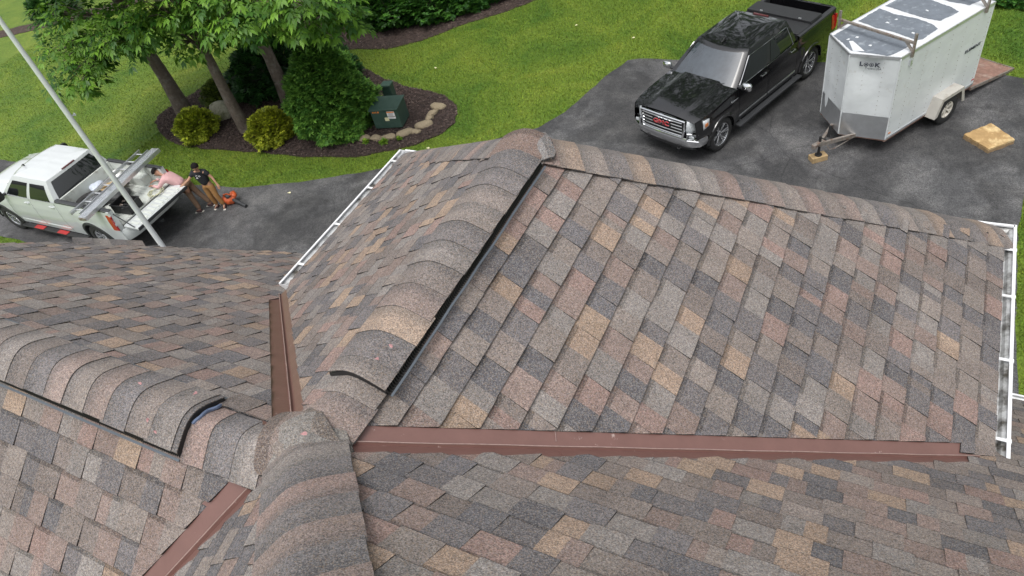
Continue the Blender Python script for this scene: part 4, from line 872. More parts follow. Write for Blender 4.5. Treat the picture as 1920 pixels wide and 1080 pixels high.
def rivets(par, A, B, us, za=z0 + .1, zb_=z1 - .12, step=.11, r=.009):
    A = Vector((*A, 0)); B = Vector((*B, 0)); d = (B - A); L = d.length; d.normalize(); nn = Vector((-d.y, d.x, 0)); q = MB()
    if nn.dot((A + B) / 2 - Vector((TL / 2, 0, 0))) < 0: nn = -nn
    for u in us:
        z = za
        while z < zb_: c = A + d * (u * L) + Vector((0, 0, z)); q.bar(c - nn * .002, c + nn * .007, r, r); z += step
    q.build('rivets', 'galv', par)
rivets(s1, (0, hw), (TL, hw), [.03] + [.14 * k + .02 for k in range(1, 7)] + [.985]); rivets(n1, (TL, hw), (TL + TN, 0), (.30, .68), z0 + .6); rivets(n2, (TL + TN, 0), (TL, -hw), (.4, .8), z0 + .6)
q = MB(); q.box((TL / 2, 0, z0 - .03), (TL, TW - .02, .08)); q.prism([(TL, -hw + .02), (TL + TN - .02, 0), (TL, hw - .02)], 'z', z0 - .05, z0 + .02); q.build('floor', 'ply', tr)
q = MB(); q.face([(0, -hw, z1), (TL, -hw, z1), (TL + TN, 0, z1), (TL, hw, z1), (0, hw, z1)]); rf = q.build('roof', 'coating', tr)
def patch_poly(pts, seed, amp=.02, z=z1 + .004):
    P_ = ragged(ragged(pts, amp * .7, seed + 9, .17), amp * .35, seed, .035); q = MB(); q.face([(x, y, z) for x, y in P_]); me = q
    o = me.build('roof_membrane', 'rubber', rf); return o
patch_poly([(TL - .03, -hw + .09), (TL + TN * .35, -hw * .45), (TL + TN * .62, -hw * .12), (TL - .06, .02), (TL - .62, hw * .10), (TL - .60, -hw + .10)], 1) if False else None
for k, (pts) in enumerate([
    [(TL + .02, -hw + .10), (TL + TN - .12, -.07), (TL + TN - .15, .02), (TL + .10, hw - .25), (TL + .0, hw - .20), (TL - .50, hw - .16), (TL - .58, .5), (TL - .64, .1), (TL - .56, -.4), (TL - .62, -hw + .08)],
    [(TL - .78, -hw + .08), (TL - .72, -.3), (TL - .78, .2), (TL - .74, hw - .22), (TL - .84, hw - .15), (TL - 1.34, hw - .18), (TL - 1.46, .5), (TL - 1.50, .1), (TL - 1.44, -.4), (TL - 1.48, -hw + .08)],
    [(TL - 1.64, -hw + .08), (TL - 1.60, -.2), (TL - 1.62, .3), (TL - 1.66, hw - .34), (TL - 2.20, hw - .30), (TL - 2.30, .3), (TL - 2.36, -.2), (TL - 2.34, -hw + .08)],
    [(TL - 2.50, -hw + .08), (TL - 2.48, 0), (TL - 2.54, hw - .30), (.06, hw - .24), (.06, -hw + .08)]]): patch_poly(pts, k + 3, .022)
q = MB(); q.face([(TL + TN - .12, -.03, z1 + .006), (TL + TN - .24, .16, z1 + .006), (TL - .02, -.30, z1 + .006), (TL + .03, -.36, z1 + .006)]); q.build('coating_streak', 'coating', rf)
for k in range(9): r_ = random.Random(k + 50); x, y = r_.uniform(.4, TL), r_.uniform(-.5, .5); patch = ragged([(x, y), (x + r_.uniform(.03, .08), y), (x + .05, y + r_.uniform(.03, .09)), (x, y + .05)], .01, k, .03); q = MB(); q.face([(a, b_, z1 + .007) for a, b_ in patch]); q.build('coating_spot', 'coating', rf)
out = [(0, hw), (TL, hw), (TL + TN, 0), (TL, -hw), (0, -hw)]
q = MB()
for (a, b_) in zip(out, out[1:] + out[:1]): q.bar((*a, z1 - .02), (*b_, z1 - .02), .022, .06)
q.build('top_trim', 'alu', tr)
q = MB()
for (a, b_) in zip(out, out[1:]): q.bar((*a, z0 + .015), (*b_, z0 + .015), .018, .05)
q.build('bottom_trim', 'alu', tr)
for (a, b_, sd) in (((TL, hw), (TL + TN, 0), 1), ((TL + TN, 0), (TL, -hw), 2)):
    A = Vector((*a, 0)); B = Vector((*b_, 0)); nn = Vector(((B - A).y, -(B - A).x, 0)).normalized(); nn = nn if nn.x > 0 else -nn; q = MB(); rows = []; r = random.Random(sd)
    for i in range(21):
        rows.append([A.lerp(B, i / 20) + nn * (.010 + (.02 * math.exp(-((i - 17) / 2.5) ** 2 - ((j - 5) / 2) ** 2) if sd == 1 else 0)) + Vector((0, 0, z0 + .0 + .56 * j / 8)) for j in range(9)])
    q.grid(rows); q.build('stone_guard', 'plate', tr, smooth=40)
for x, y in ((TL, hw + .002), (TL, -hw - .002), (TL + TN + .002, 0), (.01, hw - .01), (.01, -hw + .01)): q = MB(); q.bar((x, y, z0), (x, y, z1 - .03), .03, .03); q.build('corner_trim', 'trailer', tr, bevel=.01)
# wheel fender, wheels
for sg in (1, -1):
    wx, wy = 1.12, sg * (hw + .20); q = MB(); F = [(wx - .50, .36), (wx - .36, .78), (wx + .36, .78), (wx + .52, .34)]; th = .012
    for (a, c), (e, f) in zip(F, F[1:]): q.face([(a, sg * hw, c), (a, sg * (hw + .24), c), (e, sg * (hw + .24), f), (e, sg * hw, f)])
    q.face([(x, sg * (hw + .24), z) for x, z in F] + [(wx + .42, sg * (hw + .24), .36), (wx + .30, sg * (hw + .24), .70), (wx - .30, sg * (hw + .24), .70), (wx - .40, sg * (hw + .24), .38)]); q.build('fender', 'fender', tr, solid=.008)
    make_wheel(tr, wx, wy, .335, .2, 'rimw', 5, wd=.20, rr=.58)
q = MB(); q.bar((1.12, -hw, .33), (1.12, hw, .33), .06, .06); q.build('axle', 'black', tr)
# tongue, coupler, jack
q = MB(); q.bar((TL + TN + .62, .0, .42), (TL - .35, .55, .40), .055, .09); q.bar((TL + TN + .62, 0, .42), (TL - .35, -.55, .40), .055, .09); q.build('tongue', 'galv', tr)
q = MB(); q.bar((TL + TN + .45, 0, .46), (TL + TN + .78, 0, .46), .09, .07); q.tube([(TL + TN + .78, 0, .40), (TL + TN + .78, 0, .50)], .055, 12); q.build('coupler', 'galv', tr, bevel=.008)
q = MB(); q.tube([(TL + TN + .60, 0, .14), (TL + TN + .60, 0, .62)], .030, 12); q.tube([(TL + TN + .60, 0, .13), (TL + TN + .60, 0, .15)], .08, 12); q.bar((TL + TN + .60, 0, .60), (TL + TN + .60, .16, .60), .02, .02); q.tube([(TL + TN + .36, .02, .5), (TL + TN + .30, .0, .75)], .035, 10); q.build('jack', 'black', tr, smooth=40)
q = MB(); q.tube([(TL + TN + .5, .05, .44), (TL + TN + .42, .14, .25), (TL + TN + .3, .16, .22), (TL + .2, .30, .36)], .010, 6); q.build('safety_chain', 'galv', tr)
# rear ramp, ladder rack, side lamps
q = MB(); q.box((-.86, 0, .0), (1.74, TW - .06, .05)); rp = q.build('ramp_door', 'ply', tr, loc=(0, 0, .26)); rp.rotation_euler = (0, R(-9), 0)
q = MB(); q.bar((-1.74, -hw + .02, 0), (-1.74, hw - .02, 0), .05, .07); q.bar((0, hw - .02, .0), (-1.74, hw - .02, .0), .03, .07); q.bar((0, -hw + .02, .0), (-1.74, -hw + .02, .0), .03, .07); q.build('ramp_frame', 'galv', rp)
for xx in (TL - .30, .32):
    q = MB(); q.bar((xx, -hw - .03, z1 + .20), (xx, hw + .03, z1 + .20), .05, .05); rk = q.build('ladder_rack', 'galv', tr, bevel=.006)
    for sg in (1, -1):
        q = MB(); q.bar((xx, sg * (hw + .035), z1 - .10), (xx, sg * (hw + .035), z1 + .40), .045, .045); q.bar((xx, sg * (hw - .16), z1 + .19), (xx, sg * (hw + .02), z1 + .02), .02, .06); q.build('upright', 'galv', rk)
for (x, z, m_) in ((TL - .10, z0 + .12, 'amber'), (.06, z0 + .14, 'red')): q = MB(); q.box((x, hw + .008, z), (.07, .012, .03)); q.build('marker_light', m_, tr, bevel=.004)
q = MB(); q.box((TL - .32, hw + .02, z1 - .24), (.06, .04, .14)); q.build('side_vent', 'alu', tr, bevel=.01)
# lettering on the nose and the side
A = Vector((TL, hw, 0)); B = Vector((TL + TN, 0, 0)); rd = (A - B).normalized(); nn = Vector((rd.y, -rd.x, 0)); nn = nn if nn.x > 0 else -nn
c_ = B.lerp(A, .40) + nn * .014; c_.z = z1 - .20
def on_nose(c, s, sz, m_, sx=1, bold=0, nm='lettering'): text(nm, s, sz, m_, n1, frame_m(c, (0, 0, 1) and -Vector((-rd.x, -rd.y, 0)), (0, 0, 1)), .002, bold, sx)
on_nose(c_ + Vector((0, 0, .0)) - rd * .14, 'L', .125, 'ink', 1.15, .006); on_nose(c_ + rd * .165, 'K', .125, 'ink', 1.15, .006)
for k in (-1, 1):
    q = MB(); cc = c_ + rd * (.052 * k + .005)
    for rad, wd_ in ((.040, .007), (.016, .005)):
        pts = [cc + rd * rad * math.cos(a) + Vector((0, 0, rad * math.sin(a))) for a in np.linspace(0, 2 * PI, 17)]; q.tube(pts, wd_, 5)
    for a in (0, 1, 2, 3): p_ = rd * .04 * math.cos(a * PI / 4) + Vector((0, 0, .04 * math.sin(a * PI / 4))); q.bar(cc - p_, cc + p_, .004, .004)
    q.build('lettering', 'ink', n1)
on_nose(c_ + rd * .10 + Vector((0, 0, -.085)), 'Trailers USA', .060, 'ink')
text('lettering', 'ELEMENT', .10, 'ink', s1, frame_m((.42, hw + .012, z0 + 1.08), (-1, 0, 0), (0, 0, 1)), .002, .002, 1.3)

# wooden block under the jack, foam pad on the asphalt
bpy.context.view_layer.update(); jp = tr.matrix_world @ Vector((TL + TN + .60, 0, 0))
t = empty('wooden_block', (jp.x, jp.y, .012), -2.5, 'short wooden block under the trailer jack', 'wooden block'); 
for k, (dy, dz) in enumerate(((-.055, 0), (.055, 0))): q = MB(); q.box((0, dy, .065), (.36, .105, .128)); q.build('timber', 'wood', t, bevel=.006)
def pad(name, P_, h, m_, ms_):
    q = MB(); P2 = ragged(P_, .012, 9, .06); q.face([(x, y, h) for x, y in P2], mi=0); n = len(P2)
    for i in range(n): x, y = P2[i]; x2, y2 = P2[(i + 1) % n]; q.face([(x * 1.015, y * 1.015, 0), (x2 * 1.015, y2 * 1.015, 0), (x2, y2, h * .62), (x, y, h * .62)], mi=1); q.face([(x, y, h * .62), (x2, y2, h * .62), (x2, y2, h), (x, y, h)], mi=0)
    return q.build(name, (m_, ms_))
o = pad('foam_pad', [(-.47, -.02), (.02, -.50), (.48, -.06), (.02, .50)], .11, 'foam', 'foam_side'); o.location = (3.60, 15.0, .012); tag(o, 'square weathered yellow foam pad lying on the asphalt beside the trailer', 'foam pad')
o.rotation_euler = (0, 0, 0)

# ------------------------------------------------------------------ vegetation
def leaf_colors(n, dark, light, r):
    t = r.random((n, 1)) ** 1.3; return np.array(dark) * (1 - t) + np.array(light) * t
def rot_basis(d, up=np.array([0, 0, 1.])):
    d = d / np.linalg.norm(d, axis=1, keepdims=True); s = np.cross(d, up + np.zeros_like(d)); s /= np.maximum(1e-6, np.linalg.norm(s, axis=1, keepdims=True)); n = np.cross(s, d); return d, s, n
def leaflets(base, d, s, n, L, W, r, bend=.25):
    """one leaflet = 2 quads folded on the midrib: base, widest, tip."""
    k = len(base); V = np.empty((k, 6, 3)); L = L[:, None]; W = W[:, None]
    V[:, 0] = base; V[:, 1] = base + d * L * .45 + s * W - n * L * .04; V[:, 2] = base + d * L * .45 + n * W * -.25; V[:, 3] = base + d * L * .45 - s * W - n * L * .04; V[:, 4] = base + d * L - n * L * bend; V[:, 5] = base + d * L * .75 - n * L * bend * .5
    F = np.array([(0, 1, 5, 2), (0, 2, 5, 3)]); F2 = np.array([(1, 4, 5, 5)])
    idx = (np.arange(k) * 6)[:, None]
    T = np.concatenate([idx + np.array([[0, 2, 1]]), idx + np.array([[1, 2, 4]]), idx + np.array([[0, 3, 2]]), idx + np.array([[2, 3, 4]])]); return V.reshape(-1, 3), T
def compound_crown(name, blobs, parent, n_per, r, dark, light, L=.15):
    """big compound leaves: a drooping stalk with 7 leaflets."""
    P = []; D = []
    for (x, y, z, R_) in blobs:
        m = int(n_per * (R_ / .9) ** 2); v = r.normal(size=(m, 3)); v /= np.linalg.norm(v, axis=1, keepdims=True); rad = R_ * (1 - .55 * r.random(m) ** 1.6); sc_ = np.array([1, 1, .62])
        wob = 1 + .22 * np.sin(v[:, 0] * 5 + x * 3) * np.sin(v[:, 1] * 4 + y * 2) + .12 * np.sin(v[:, 2] * 7 + x)
        P.append(np.array([x, y, z]) + v * (rad * wob)[:, None] * sc_); dd = v.copy(); dd[:, 2] = dd[:, 2] * .35 - .25 + .25 * r.random(m); D.append(dd + r.normal(size=(m, 3)) * .3)
    P = np.concatenate(P); D = np.concatenate(D); d, s, n = rot_basis(D); Vs = []; Fs = []; Cs = []; o = 0; base_c = leaf_colors(len(P), dark, light, r)
    for (t, a) in ((.0, 1.25), (.0, -1.25), (.45, 1.0), (.45, -1.0), (.85, .6), (.85, -.6), (1.0, 0.)):
        a_ = a + r.normal(size=len(P)) * .12; dd = d * np.cos(a_)[:, None] + s * np.sin(a_)[:, None] - n * .18; dd /= np.linalg.norm(dd, axis=1, keepdims=True)
        ss = -d * np.sin(a_)[:, None] + s * np.cos(a_)[:, None]; L_ = L * r.uniform(.75, 1.2, len(P)) * (1.1 if t > .5 else .85); b_ = P + d * (t * L * 1.1) - n * (t * t * L * .25)
        V, T = leaflets(b_, dd, ss, n, L_, L_ * .21, r); Vs.append(V); Fs.append(T + o); o += len(V); Cs.append(np.tile(base_c * r.uniform(.85, 1.15, (len(P), 1)), (4, 1)))
    return fast_mesh(name, np.concatenate(Vs), np.concatenate(Fs), np.concatenate(Cs), 'leaf', parent)
def tree(loc, hb, blobs, label, r0, seed, n_per=105, lean=(0, 0), dark=(.030, .105, .012), light=(.19, .37, .035), nm='shade_tree', grp=None, L=.20):
    t = empty(nm, (loc[0], loc[1], 0), 0, label, 'tree', grp); rr = random.Random(seed); q = MB(); pts = []; rads = []
    for k in range(9): h = hb * k / 8; pts.append((lean[0] * h / hb + rr.uniform(-.03, .03), lean[1] * h / hb + rr.uniform(-.03, .03), h)); rads.append(r0 * (1.35 if k == 0 else 1.08 if k == 1 else 1 - .055 * k))
    q.tube(pts, rads, 16); tk = q.build('trunk', 'bark', t, smooth=50)
    q = MB(); tp = Vector(pts[-1])
    for (x, y, z, R_) in blobs:
        e = Vector((x - loc[0], y - loc[1], z)); h0 = min(hb, max(hb * .45, z * .62)); s_ = Vector((lean[0] * h0 / hb, lean[1] * h0 / hb, h0)); mid = s_.lerp(e, .5) + Vector((rr.uniform(-.15, .15), rr.uniform(-.15, .15), .25)); q.tube([s_, s_.lerp(mid, .5) + Vector((0, 0, .05)), mid, e], [r0 * .34, r0 * .26, r0 * .18, .02], 7)
        for _ in range(5): f = e + Vector((rr.gauss(0, 1), rr.gauss(0, 1), rr.gauss(0, .5))) * R_ * .5; q.tube([mid, mid.lerp(f, .6) + Vector((0, 0, .08)), f], [r0 * .11, .018, .008], 5)
    q.build('branches', 'bark', t, smooth=50)
    compound_crown('crown', [(x - loc[0], y - loc[1], z, R_) for x, y, z, R_ in blobs], t, n_per, np.random.default_rng(seed), dark, light, L); return t
#BLOBS_BEGIN
BL1 = [(-19.84, 9.89, 2.9, 0.62), (-20.79, 10.61, 3.4, 0.7), (-19.62, 10.26, 2.7, 0.5), (-19.01, 11.2, 3.5, 0.7), (-19.21, 10.89, 4.3, 0.9), (-20.8, 11.11, 4.4, 0.55), (-17.55, 10.94, 4.0, 0.95), (-19.46, 10.62, 3.2, 0.7), (-18.28, 11.22, 3.4, 0.45), (-19.67, 12.54, 6.6, 1.7), (-21.27, 13.14, 6.0, 1.3), (-18.47, 11.34, 6.2, 1.3), (-19.27, 14.14, 6.0, 1.3), (-20.47, 11.24, 6.6, 1.2), (-19.67, 12.54, 8.2, 1.3)]
BL2 = [(-17.16, 11.77, 3.8, 0.8), (-16.13, 11.27, 3.3, 0.42), (-15.87, 11.17, 4.6, 1.0), (-15.48, 12.02, 4.2, 0.9), (-15.35, 11.74, 3.4, 0.48), (-14.03, 11.24, 5.0, 1.0), (-14.1, 11.82, 4.0, 0.75), (-17.54, 11.78, 3.9, 0.6), (-16.5, 12.17, 6.6, 1.7), (-18.1, 12.77, 6.0, 1.3), (-15.3, 10.97, 6.2, 1.3), (-16.1, 13.77, 6.0, 1.3), (-17.3, 10.87, 6.6, 1.2), (-16.5, 12.17, 8.2, 1.3)]
BL3 = [(-13.12, 12.15, 4.2, 0.8), (-11.56, 11.64, 4.3, 0.8), (-11.07, 12.14, 4.0, 0.65), (-11.04, 12.68, 3.6, 0.45), (-12.6, 12.2, 3.7, 0.5), (-12.75, 10.98, 4.6, 0.9), (-11.7, 12.39, 3.8, 0.5), (-14.01, 12.09, 3.6, 0.5), (-10.99, 11.4, 5.0, 0.9), (-10.55, 12.09, 4.3, 0.5), (-12.41, 12.68, 3.2, 0.32), (-16.03, 13.91, 6.6, 1.7), (-17.63, 14.51, 6.0, 1.3), (-14.83, 12.71, 6.2, 1.3), (-15.63, 15.51, 6.0, 1.3), (-16.83, 12.61, 6.6, 1.2), (-16.03, 13.91, 8.2, 1.3)]
#BLOBS_END_BEGIN
BL1 = [(-19.84, 9.89, 2.9, 0.62), (-20.79, 10.61, 3.4, 0.7), (-19.1, 9.88, 2.35, 0.5), (-18.68, 10.97, 3.3, 0.7), (-19.21, 10.89, 4.3, 0.9), (-20.8, 11.11, 4.4, 0.55), (-17.55, 10.94, 4.0, 0.95), (-19.46, 10.62, 3.2, 0.7), (-18.31, 10.84, 3.0, 0.45), (-19.67, 12.54, 6.6, 1.7), (-21.27, 13.14, 6.0, 1.3), (-18.47, 11.34, 6.2, 1.3), (-19.27, 14.14, 6.0, 1.3), (-20.47, 11.24, 6.6, 1.2), (-19.67, 12.54, 8.2, 1.3)]
BL2 = [(-16.52, 11.03, 3.6, 0.85), (-15.93, 10.89, 3.1, 0.45), (-15.87, 11.17, 4.6, 1.0), (-14.85, 11.25, 4.0, 0.95), (-15.16, 11.3, 3.2, 0.55), (-14.03, 11.24, 5.0, 1.0), (-13.48, 11.01, 3.8, 0.75), (-17.57, 11.61, 3.5, 0.6), (-16.5, 12.17, 6.6, 1.7), (-18.1, 12.77, 6.0, 1.3), (-15.3, 10.97, 6.2, 1.3), (-16.1, 13.77, 6.0, 1.3), (-17.3, 10.87, 6.6, 1.2), (-16.5, 12.17, 8.2, 1.3)]
BL3 = [(-12.68, 11.51, 4.0, 0.85), (-11.56, 11.64, 4.3, 0.8), (-11.07, 12.14, 4.0, 0.65), (-11.04, 12.68, 3.6, 0.45), (-12.61, 11.61, 3.3, 0.55), (-12.75, 10.98, 4.6, 0.9), (-11.56, 12.08, 3.6, 0.5), (-14.02, 11.83, 3.2, 0.5), (-10.99, 11.4, 5.0, 0.9), (-10.55, 12.09, 4.3, 0.5), (-12.59, 12.59, 2.7, 0.35), (-16.03, 13.91, 6.6, 1.7), (-17.63, 14.51, 6.0, 1.3), (-14.83, 12.71, 6.2, 1.3), (-15.63, 15.51, 6.0, 1.3), (-16.83, 12.61, 6.6, 1.2), (-16.03, 13.91, 8.2, 1.3)]
#BLOBS_BEGIN
BL1 = [(-19.84, 9.89, 2.9, 0.62), (-20.79, 10.61, 3.4, 0.7), (-19.62, 10.26, 2.7, 0.5), (-19.01, 11.2, 3.5, 0.7), (-19.21, 10.89, 4.3, 0.9), (-20.8, 11.11, 4.4, 0.55), (-17.55, 10.94, 4.0, 0.95), (-19.46, 10.62, 3.2, 0.7), (-18.28, 11.22, 3.4, 0.45), (-19.67, 12.54, 6.6, 1.7), (-21.27, 13.14, 6.0, 1.3), (-18.47, 11.34, 6.2, 1.3), (-19.27, 14.14, 6.0, 1.3), (-20.47, 11.24, 6.6, 1.2), (-19.67, 12.54, 8.2, 1.3)]
BL2 = [(-17.16, 11.77, 3.8, 0.8), (-16.13, 11.27, 3.3, 0.42), (-15.87, 11.17, 4.6, 1.0), (-15.48, 12.02, 4.2, 0.9), (-15.35, 11.74, 3.4, 0.48), (-14.03, 11.24, 5.0, 1.0), (-14.1, 11.82, 4.0, 0.75), (-17.54, 11.78, 3.9, 0.6), (-16.5, 12.17, 6.6, 1.7), (-18.1, 12.77, 6.0, 1.3), (-15.3, 10.97, 6.2, 1.3), (-16.1, 13.77, 6.0, 1.3), (-17.3, 10.87, 6.6, 1.2), (-16.5, 12.17, 8.2, 1.3)]
BL3 = [(-13.12, 12.15, 4.2, 0.8), (-11.56, 11.64, 4.3, 0.8), (-11.07, 12.14, 4.0, 0.65), (-11.04, 12.68, 3.6, 0.45), (-12.6, 12.2, 3.7, 0.5), (-12.75, 10.98, 4.6, 0.9), (-11.7, 12.39, 3.8, 0.5), (-14.01, 12.09, 3.6, 0.5), (-10.99, 11.4, 5.0, 0.9), (-10.55, 12.09, 4.3, 0.5), (-12.41, 12.68, 3.2, 0.32), (-16.03, 13.91, 6.6, 1.7), (-17.63, 14.51, 6.0, 1.3), (-14.83, 12.71, 6.2, 1.3), (-15.63, 15.51, 6.0, 1.3), (-16.83, 12.61, 6.6, 1.2), (-16.03, 13.91, 8.2, 1.3)]
#BLOBS_END_END_BEGIN
BL1 = [(-19.84, 9.89, 2.9, 0.62), (-20.79, 10.61, 3.4, 0.7), (-19.1, 9.88, 2.35, 0.5), (-17.93, 10.46, 3.2, 0.8), (-19.21, 10.89, 4.3, 0.9), (-20.8, 11.11, 4.4, 0.55), (-17.55, 10.94, 4.0, 0.95), (-19.46, 10.62, 3.2, 0.7), (-17.84, 10.37, 2.5, 0.45), (-19.67, 12.54, 6.6, 1.7), (-21.27, 13.14, 6.0, 1.3), (-18.47, 11.34, 6.2, 1.3), (-19.27, 14.14, 6.0, 1.3), (-20.47, 11.24, 6.6, 1.2), (-19.67, 12.54, 8.2, 1.3)]
BL2 = [(-16.52, 11.03, 3.6, 0.85), (-15.97, 10.61, 2.9, 0.55), (-15.87, 11.17, 4.6, 1.0), (-14.85, 11.25, 4.0, 0.95), (-14.83, 10.99, 3.1, 0.6), (-14.03, 11.24, 5.0, 1.0), (-13.48, 11.01, 3.8, 0.75), (-17.5, 10.86, 3.0, 0.55), (-16.5, 12.17, 6.6, 1.7), (-18.1, 12.77, 6.0, 1.3), (-15.3, 10.97, 6.2, 1.3), (-16.1, 13.77, 6.0, 1.3), (-17.3, 10.87, 6.6, 1.2), (-16.5, 12.17, 8.2, 1.3)]
BL3 = [(-12.68, 11.51, 4.0, 0.85), (-11.56, 11.64, 4.3, 0.8), (-11.07, 12.14, 4.0, 0.65), (-11.04, 12.68, 3.6, 0.45), (-12.61, 11.61, 3.3, 0.55), (-12.75, 10.98, 4.6, 0.9), (-11.56, 12.08, 3.6, 0.5), (-13.76, 11.5, 3.0, 0.5), (-10.99, 11.4, 5.0, 0.9), (-10.55, 12.09, 4.3, 0.5), (-12.59, 12.59, 2.7, 0.35), (-16.03, 13.91, 6.6, 1.7), (-17.63, 14.51, 6.0, 1.3), (-14.83, 12.71, 6.2, 1.3), (-15.63, 15.51, 6.0, 1.3), (-16.83, 12.61, 6.6, 1.2), (-16.03, 13.91, 8.2, 1.3)]
#BLOBS_BEGIN
BL1 = [(-19.84, 9.89, 2.9, 0.62), (-20.79, 10.61, 3.4, 0.7), (-19.62, 10.26, 2.7, 0.5), (-19.01, 11.2, 3.5, 0.7), (-19.21, 10.89, 4.3, 0.9), (-20.8, 11.11, 4.4, 0.55), (-17.55, 10.94, 4.0, 0.95), (-19.46, 10.62, 3.2, 0.7), (-18.28, 11.22, 3.4, 0.45), (-19.67, 12.54, 6.6, 1.7), (-21.27, 13.14, 6.0, 1.3), (-18.47, 11.34, 6.2, 1.3), (-19.27, 14.14, 6.0, 1.3), (-20.47, 11.24, 6.6, 1.2), (-19.67, 12.54, 8.2, 1.3)]
BL2 = [(-17.16, 11.77, 3.8, 0.8), (-16.13, 11.27, 3.3, 0.42), (-15.87, 11.17, 4.6, 1.0), (-15.48, 12.02, 4.2, 0.9), (-15.35, 11.74, 3.4, 0.48), (-14.03, 11.24, 5.0, 1.0), (-14.1, 11.82, 4.0, 0.75), (-17.54, 11.78, 3.9, 0.6), (-16.5, 12.17, 6.6, 1.7), (-18.1, 12.77, 6.0, 1.3), (-15.3, 10.97, 6.2, 1.3), (-16.1, 13.77, 6.0, 1.3), (-17.3, 10.87, 6.6, 1.2), (-16.5, 12.17, 8.2, 1.3)]
BL3 = [(-13.12, 12.15, 4.2, 0.8), (-11.56, 11.64, 4.3, 0.8), (-11.07, 12.14, 4.0, 0.65), (-11.04, 12.68, 3.6, 0.45), (-12.6, 12.2, 3.7, 0.5), (-12.75, 10.98, 4.6, 0.9), (-11.7, 12.39, 3.8, 0.5), (-14.01, 12.09, 3.6, 0.5), (-10.99, 11.4, 5.0, 0.9), (-10.55, 12.09, 4.3, 0.5), (-12.41, 12.68, 3.2, 0.32), (-16.03, 13.91, 6.6, 1.7), (-17.63, 14.51, 6.0, 1.3), (-14.83, 12.71, 6.2, 1.3), (-15.63, 15.51, 6.0, 1.3), (-16.83, 12.61, 6.6, 1.2), (-16.03, 13.91, 8.2, 1.3)]
#BLOBS_END_BEGIN
BL1 = [(-19.84, 9.89, 2.9, 0.62), (-20.79, 10.61, 3.4, 0.7), (-19.1, 9.88, 2.35, 0.5), (-18.68, 10.97, 3.3, 0.7), (-19.21, 10.89, 4.3, 0.9), (-20.8, 11.11, 4.4, 0.55), (-17.55, 10.94, 4.0, 0.95), (-19.46, 10.62, 3.2, 0.7), (-18.31, 10.84, 3.0, 0.45), (-19.67, 12.54, 6.6, 1.7), (-21.27, 13.14, 6.0, 1.3), (-18.47, 11.34, 6.2, 1.3), (-19.27, 14.14, 6.0, 1.3), (-20.47, 11.24, 6.6, 1.2), (-19.67, 12.54, 8.2, 1.3)]
BL2 = [(-16.52, 11.03, 3.6, 0.85), (-15.93, 10.89, 3.1, 0.45), (-15.87, 11.17, 4.6, 1.0), (-14.85, 11.25, 4.0, 0.95), (-15.16, 11.3, 3.2, 0.55), (-14.03, 11.24, 5.0, 1.0), (-13.48, 11.01, 3.8, 0.75), (-17.57, 11.61, 3.5, 0.6), (-16.5, 12.17, 6.6, 1.7), (-18.1, 12.77, 6.0, 1.3), (-15.3, 10.97, 6.2, 1.3), (-16.1, 13.77, 6.0, 1.3), (-17.3, 10.87, 6.6, 1.2), (-16.5, 12.17, 8.2, 1.3)]
BL3 = [(-12.68, 11.51, 4.0, 0.85), (-11.56, 11.64, 4.3, 0.8), (-11.07, 12.14, 4.0, 0.65), (-11.04, 12.68, 3.6, 0.45), (-12.61, 11.61, 3.3, 0.55), (-12.75, 10.98, 4.6, 0.9), (-11.56, 12.08, 3.6, 0.5), (-14.02, 11.83, 3.2, 0.5), (-10.99, 11.4, 5.0, 0.9), (-10.55, 12.09, 4.3, 0.5), (-12.59, 12.59, 2.7, 0.35), (-16.03, 13.91, 6.6, 1.7), (-17.63, 14.51, 6.0, 1.3), (-14.83, 12.71, 6.2, 1.3), (-15.63, 15.51, 6.0, 1.3), (-16.83, 12.61, 6.6, 1.2), (-16.03, 13.91, 8.2, 1.3)]
#BLOBS_BEGIN
BL1 = [(-19.84, 9.89, 2.9, 0.62), (-20.79, 10.61, 3.4, 0.7), (-19.62, 10.26, 2.7, 0.5), (-19.01, 11.2, 3.5, 0.7), (-19.21, 10.89, 4.3, 0.9), (-20.8, 11.11, 4.4, 0.55), (-17.55, 10.94, 4.0, 0.95), (-19.46, 10.62, 3.2, 0.7), (-18.28, 11.22, 3.4, 0.45), (-19.67, 12.54, 6.6, 1.7), (-21.27, 13.14, 6.0, 1.3), (-18.47, 11.34, 6.2, 1.3), (-19.27, 14.14, 6.0, 1.3), (-20.47, 11.24, 6.6, 1.2), (-19.67, 12.54, 8.2, 1.3)]
BL2 = [(-17.16, 11.77, 3.8, 0.8), (-16.13, 11.27, 3.3, 0.42), (-15.87, 11.17, 4.6, 1.0), (-15.48, 12.02, 4.2, 0.9), (-15.35, 11.74, 3.4, 0.48), (-14.03, 11.24, 5.0, 1.0), (-14.1, 11.82, 4.0, 0.75), (-17.54, 11.78, 3.9, 0.6), (-16.5, 12.17, 6.6, 1.7), (-18.1, 12.77, 6.0, 1.3), (-15.3, 10.97, 6.2, 1.3), (-16.1, 13.77, 6.0, 1.3), (-17.3, 10.87, 6.6, 1.2), (-16.5, 12.17, 8.2, 1.3)]
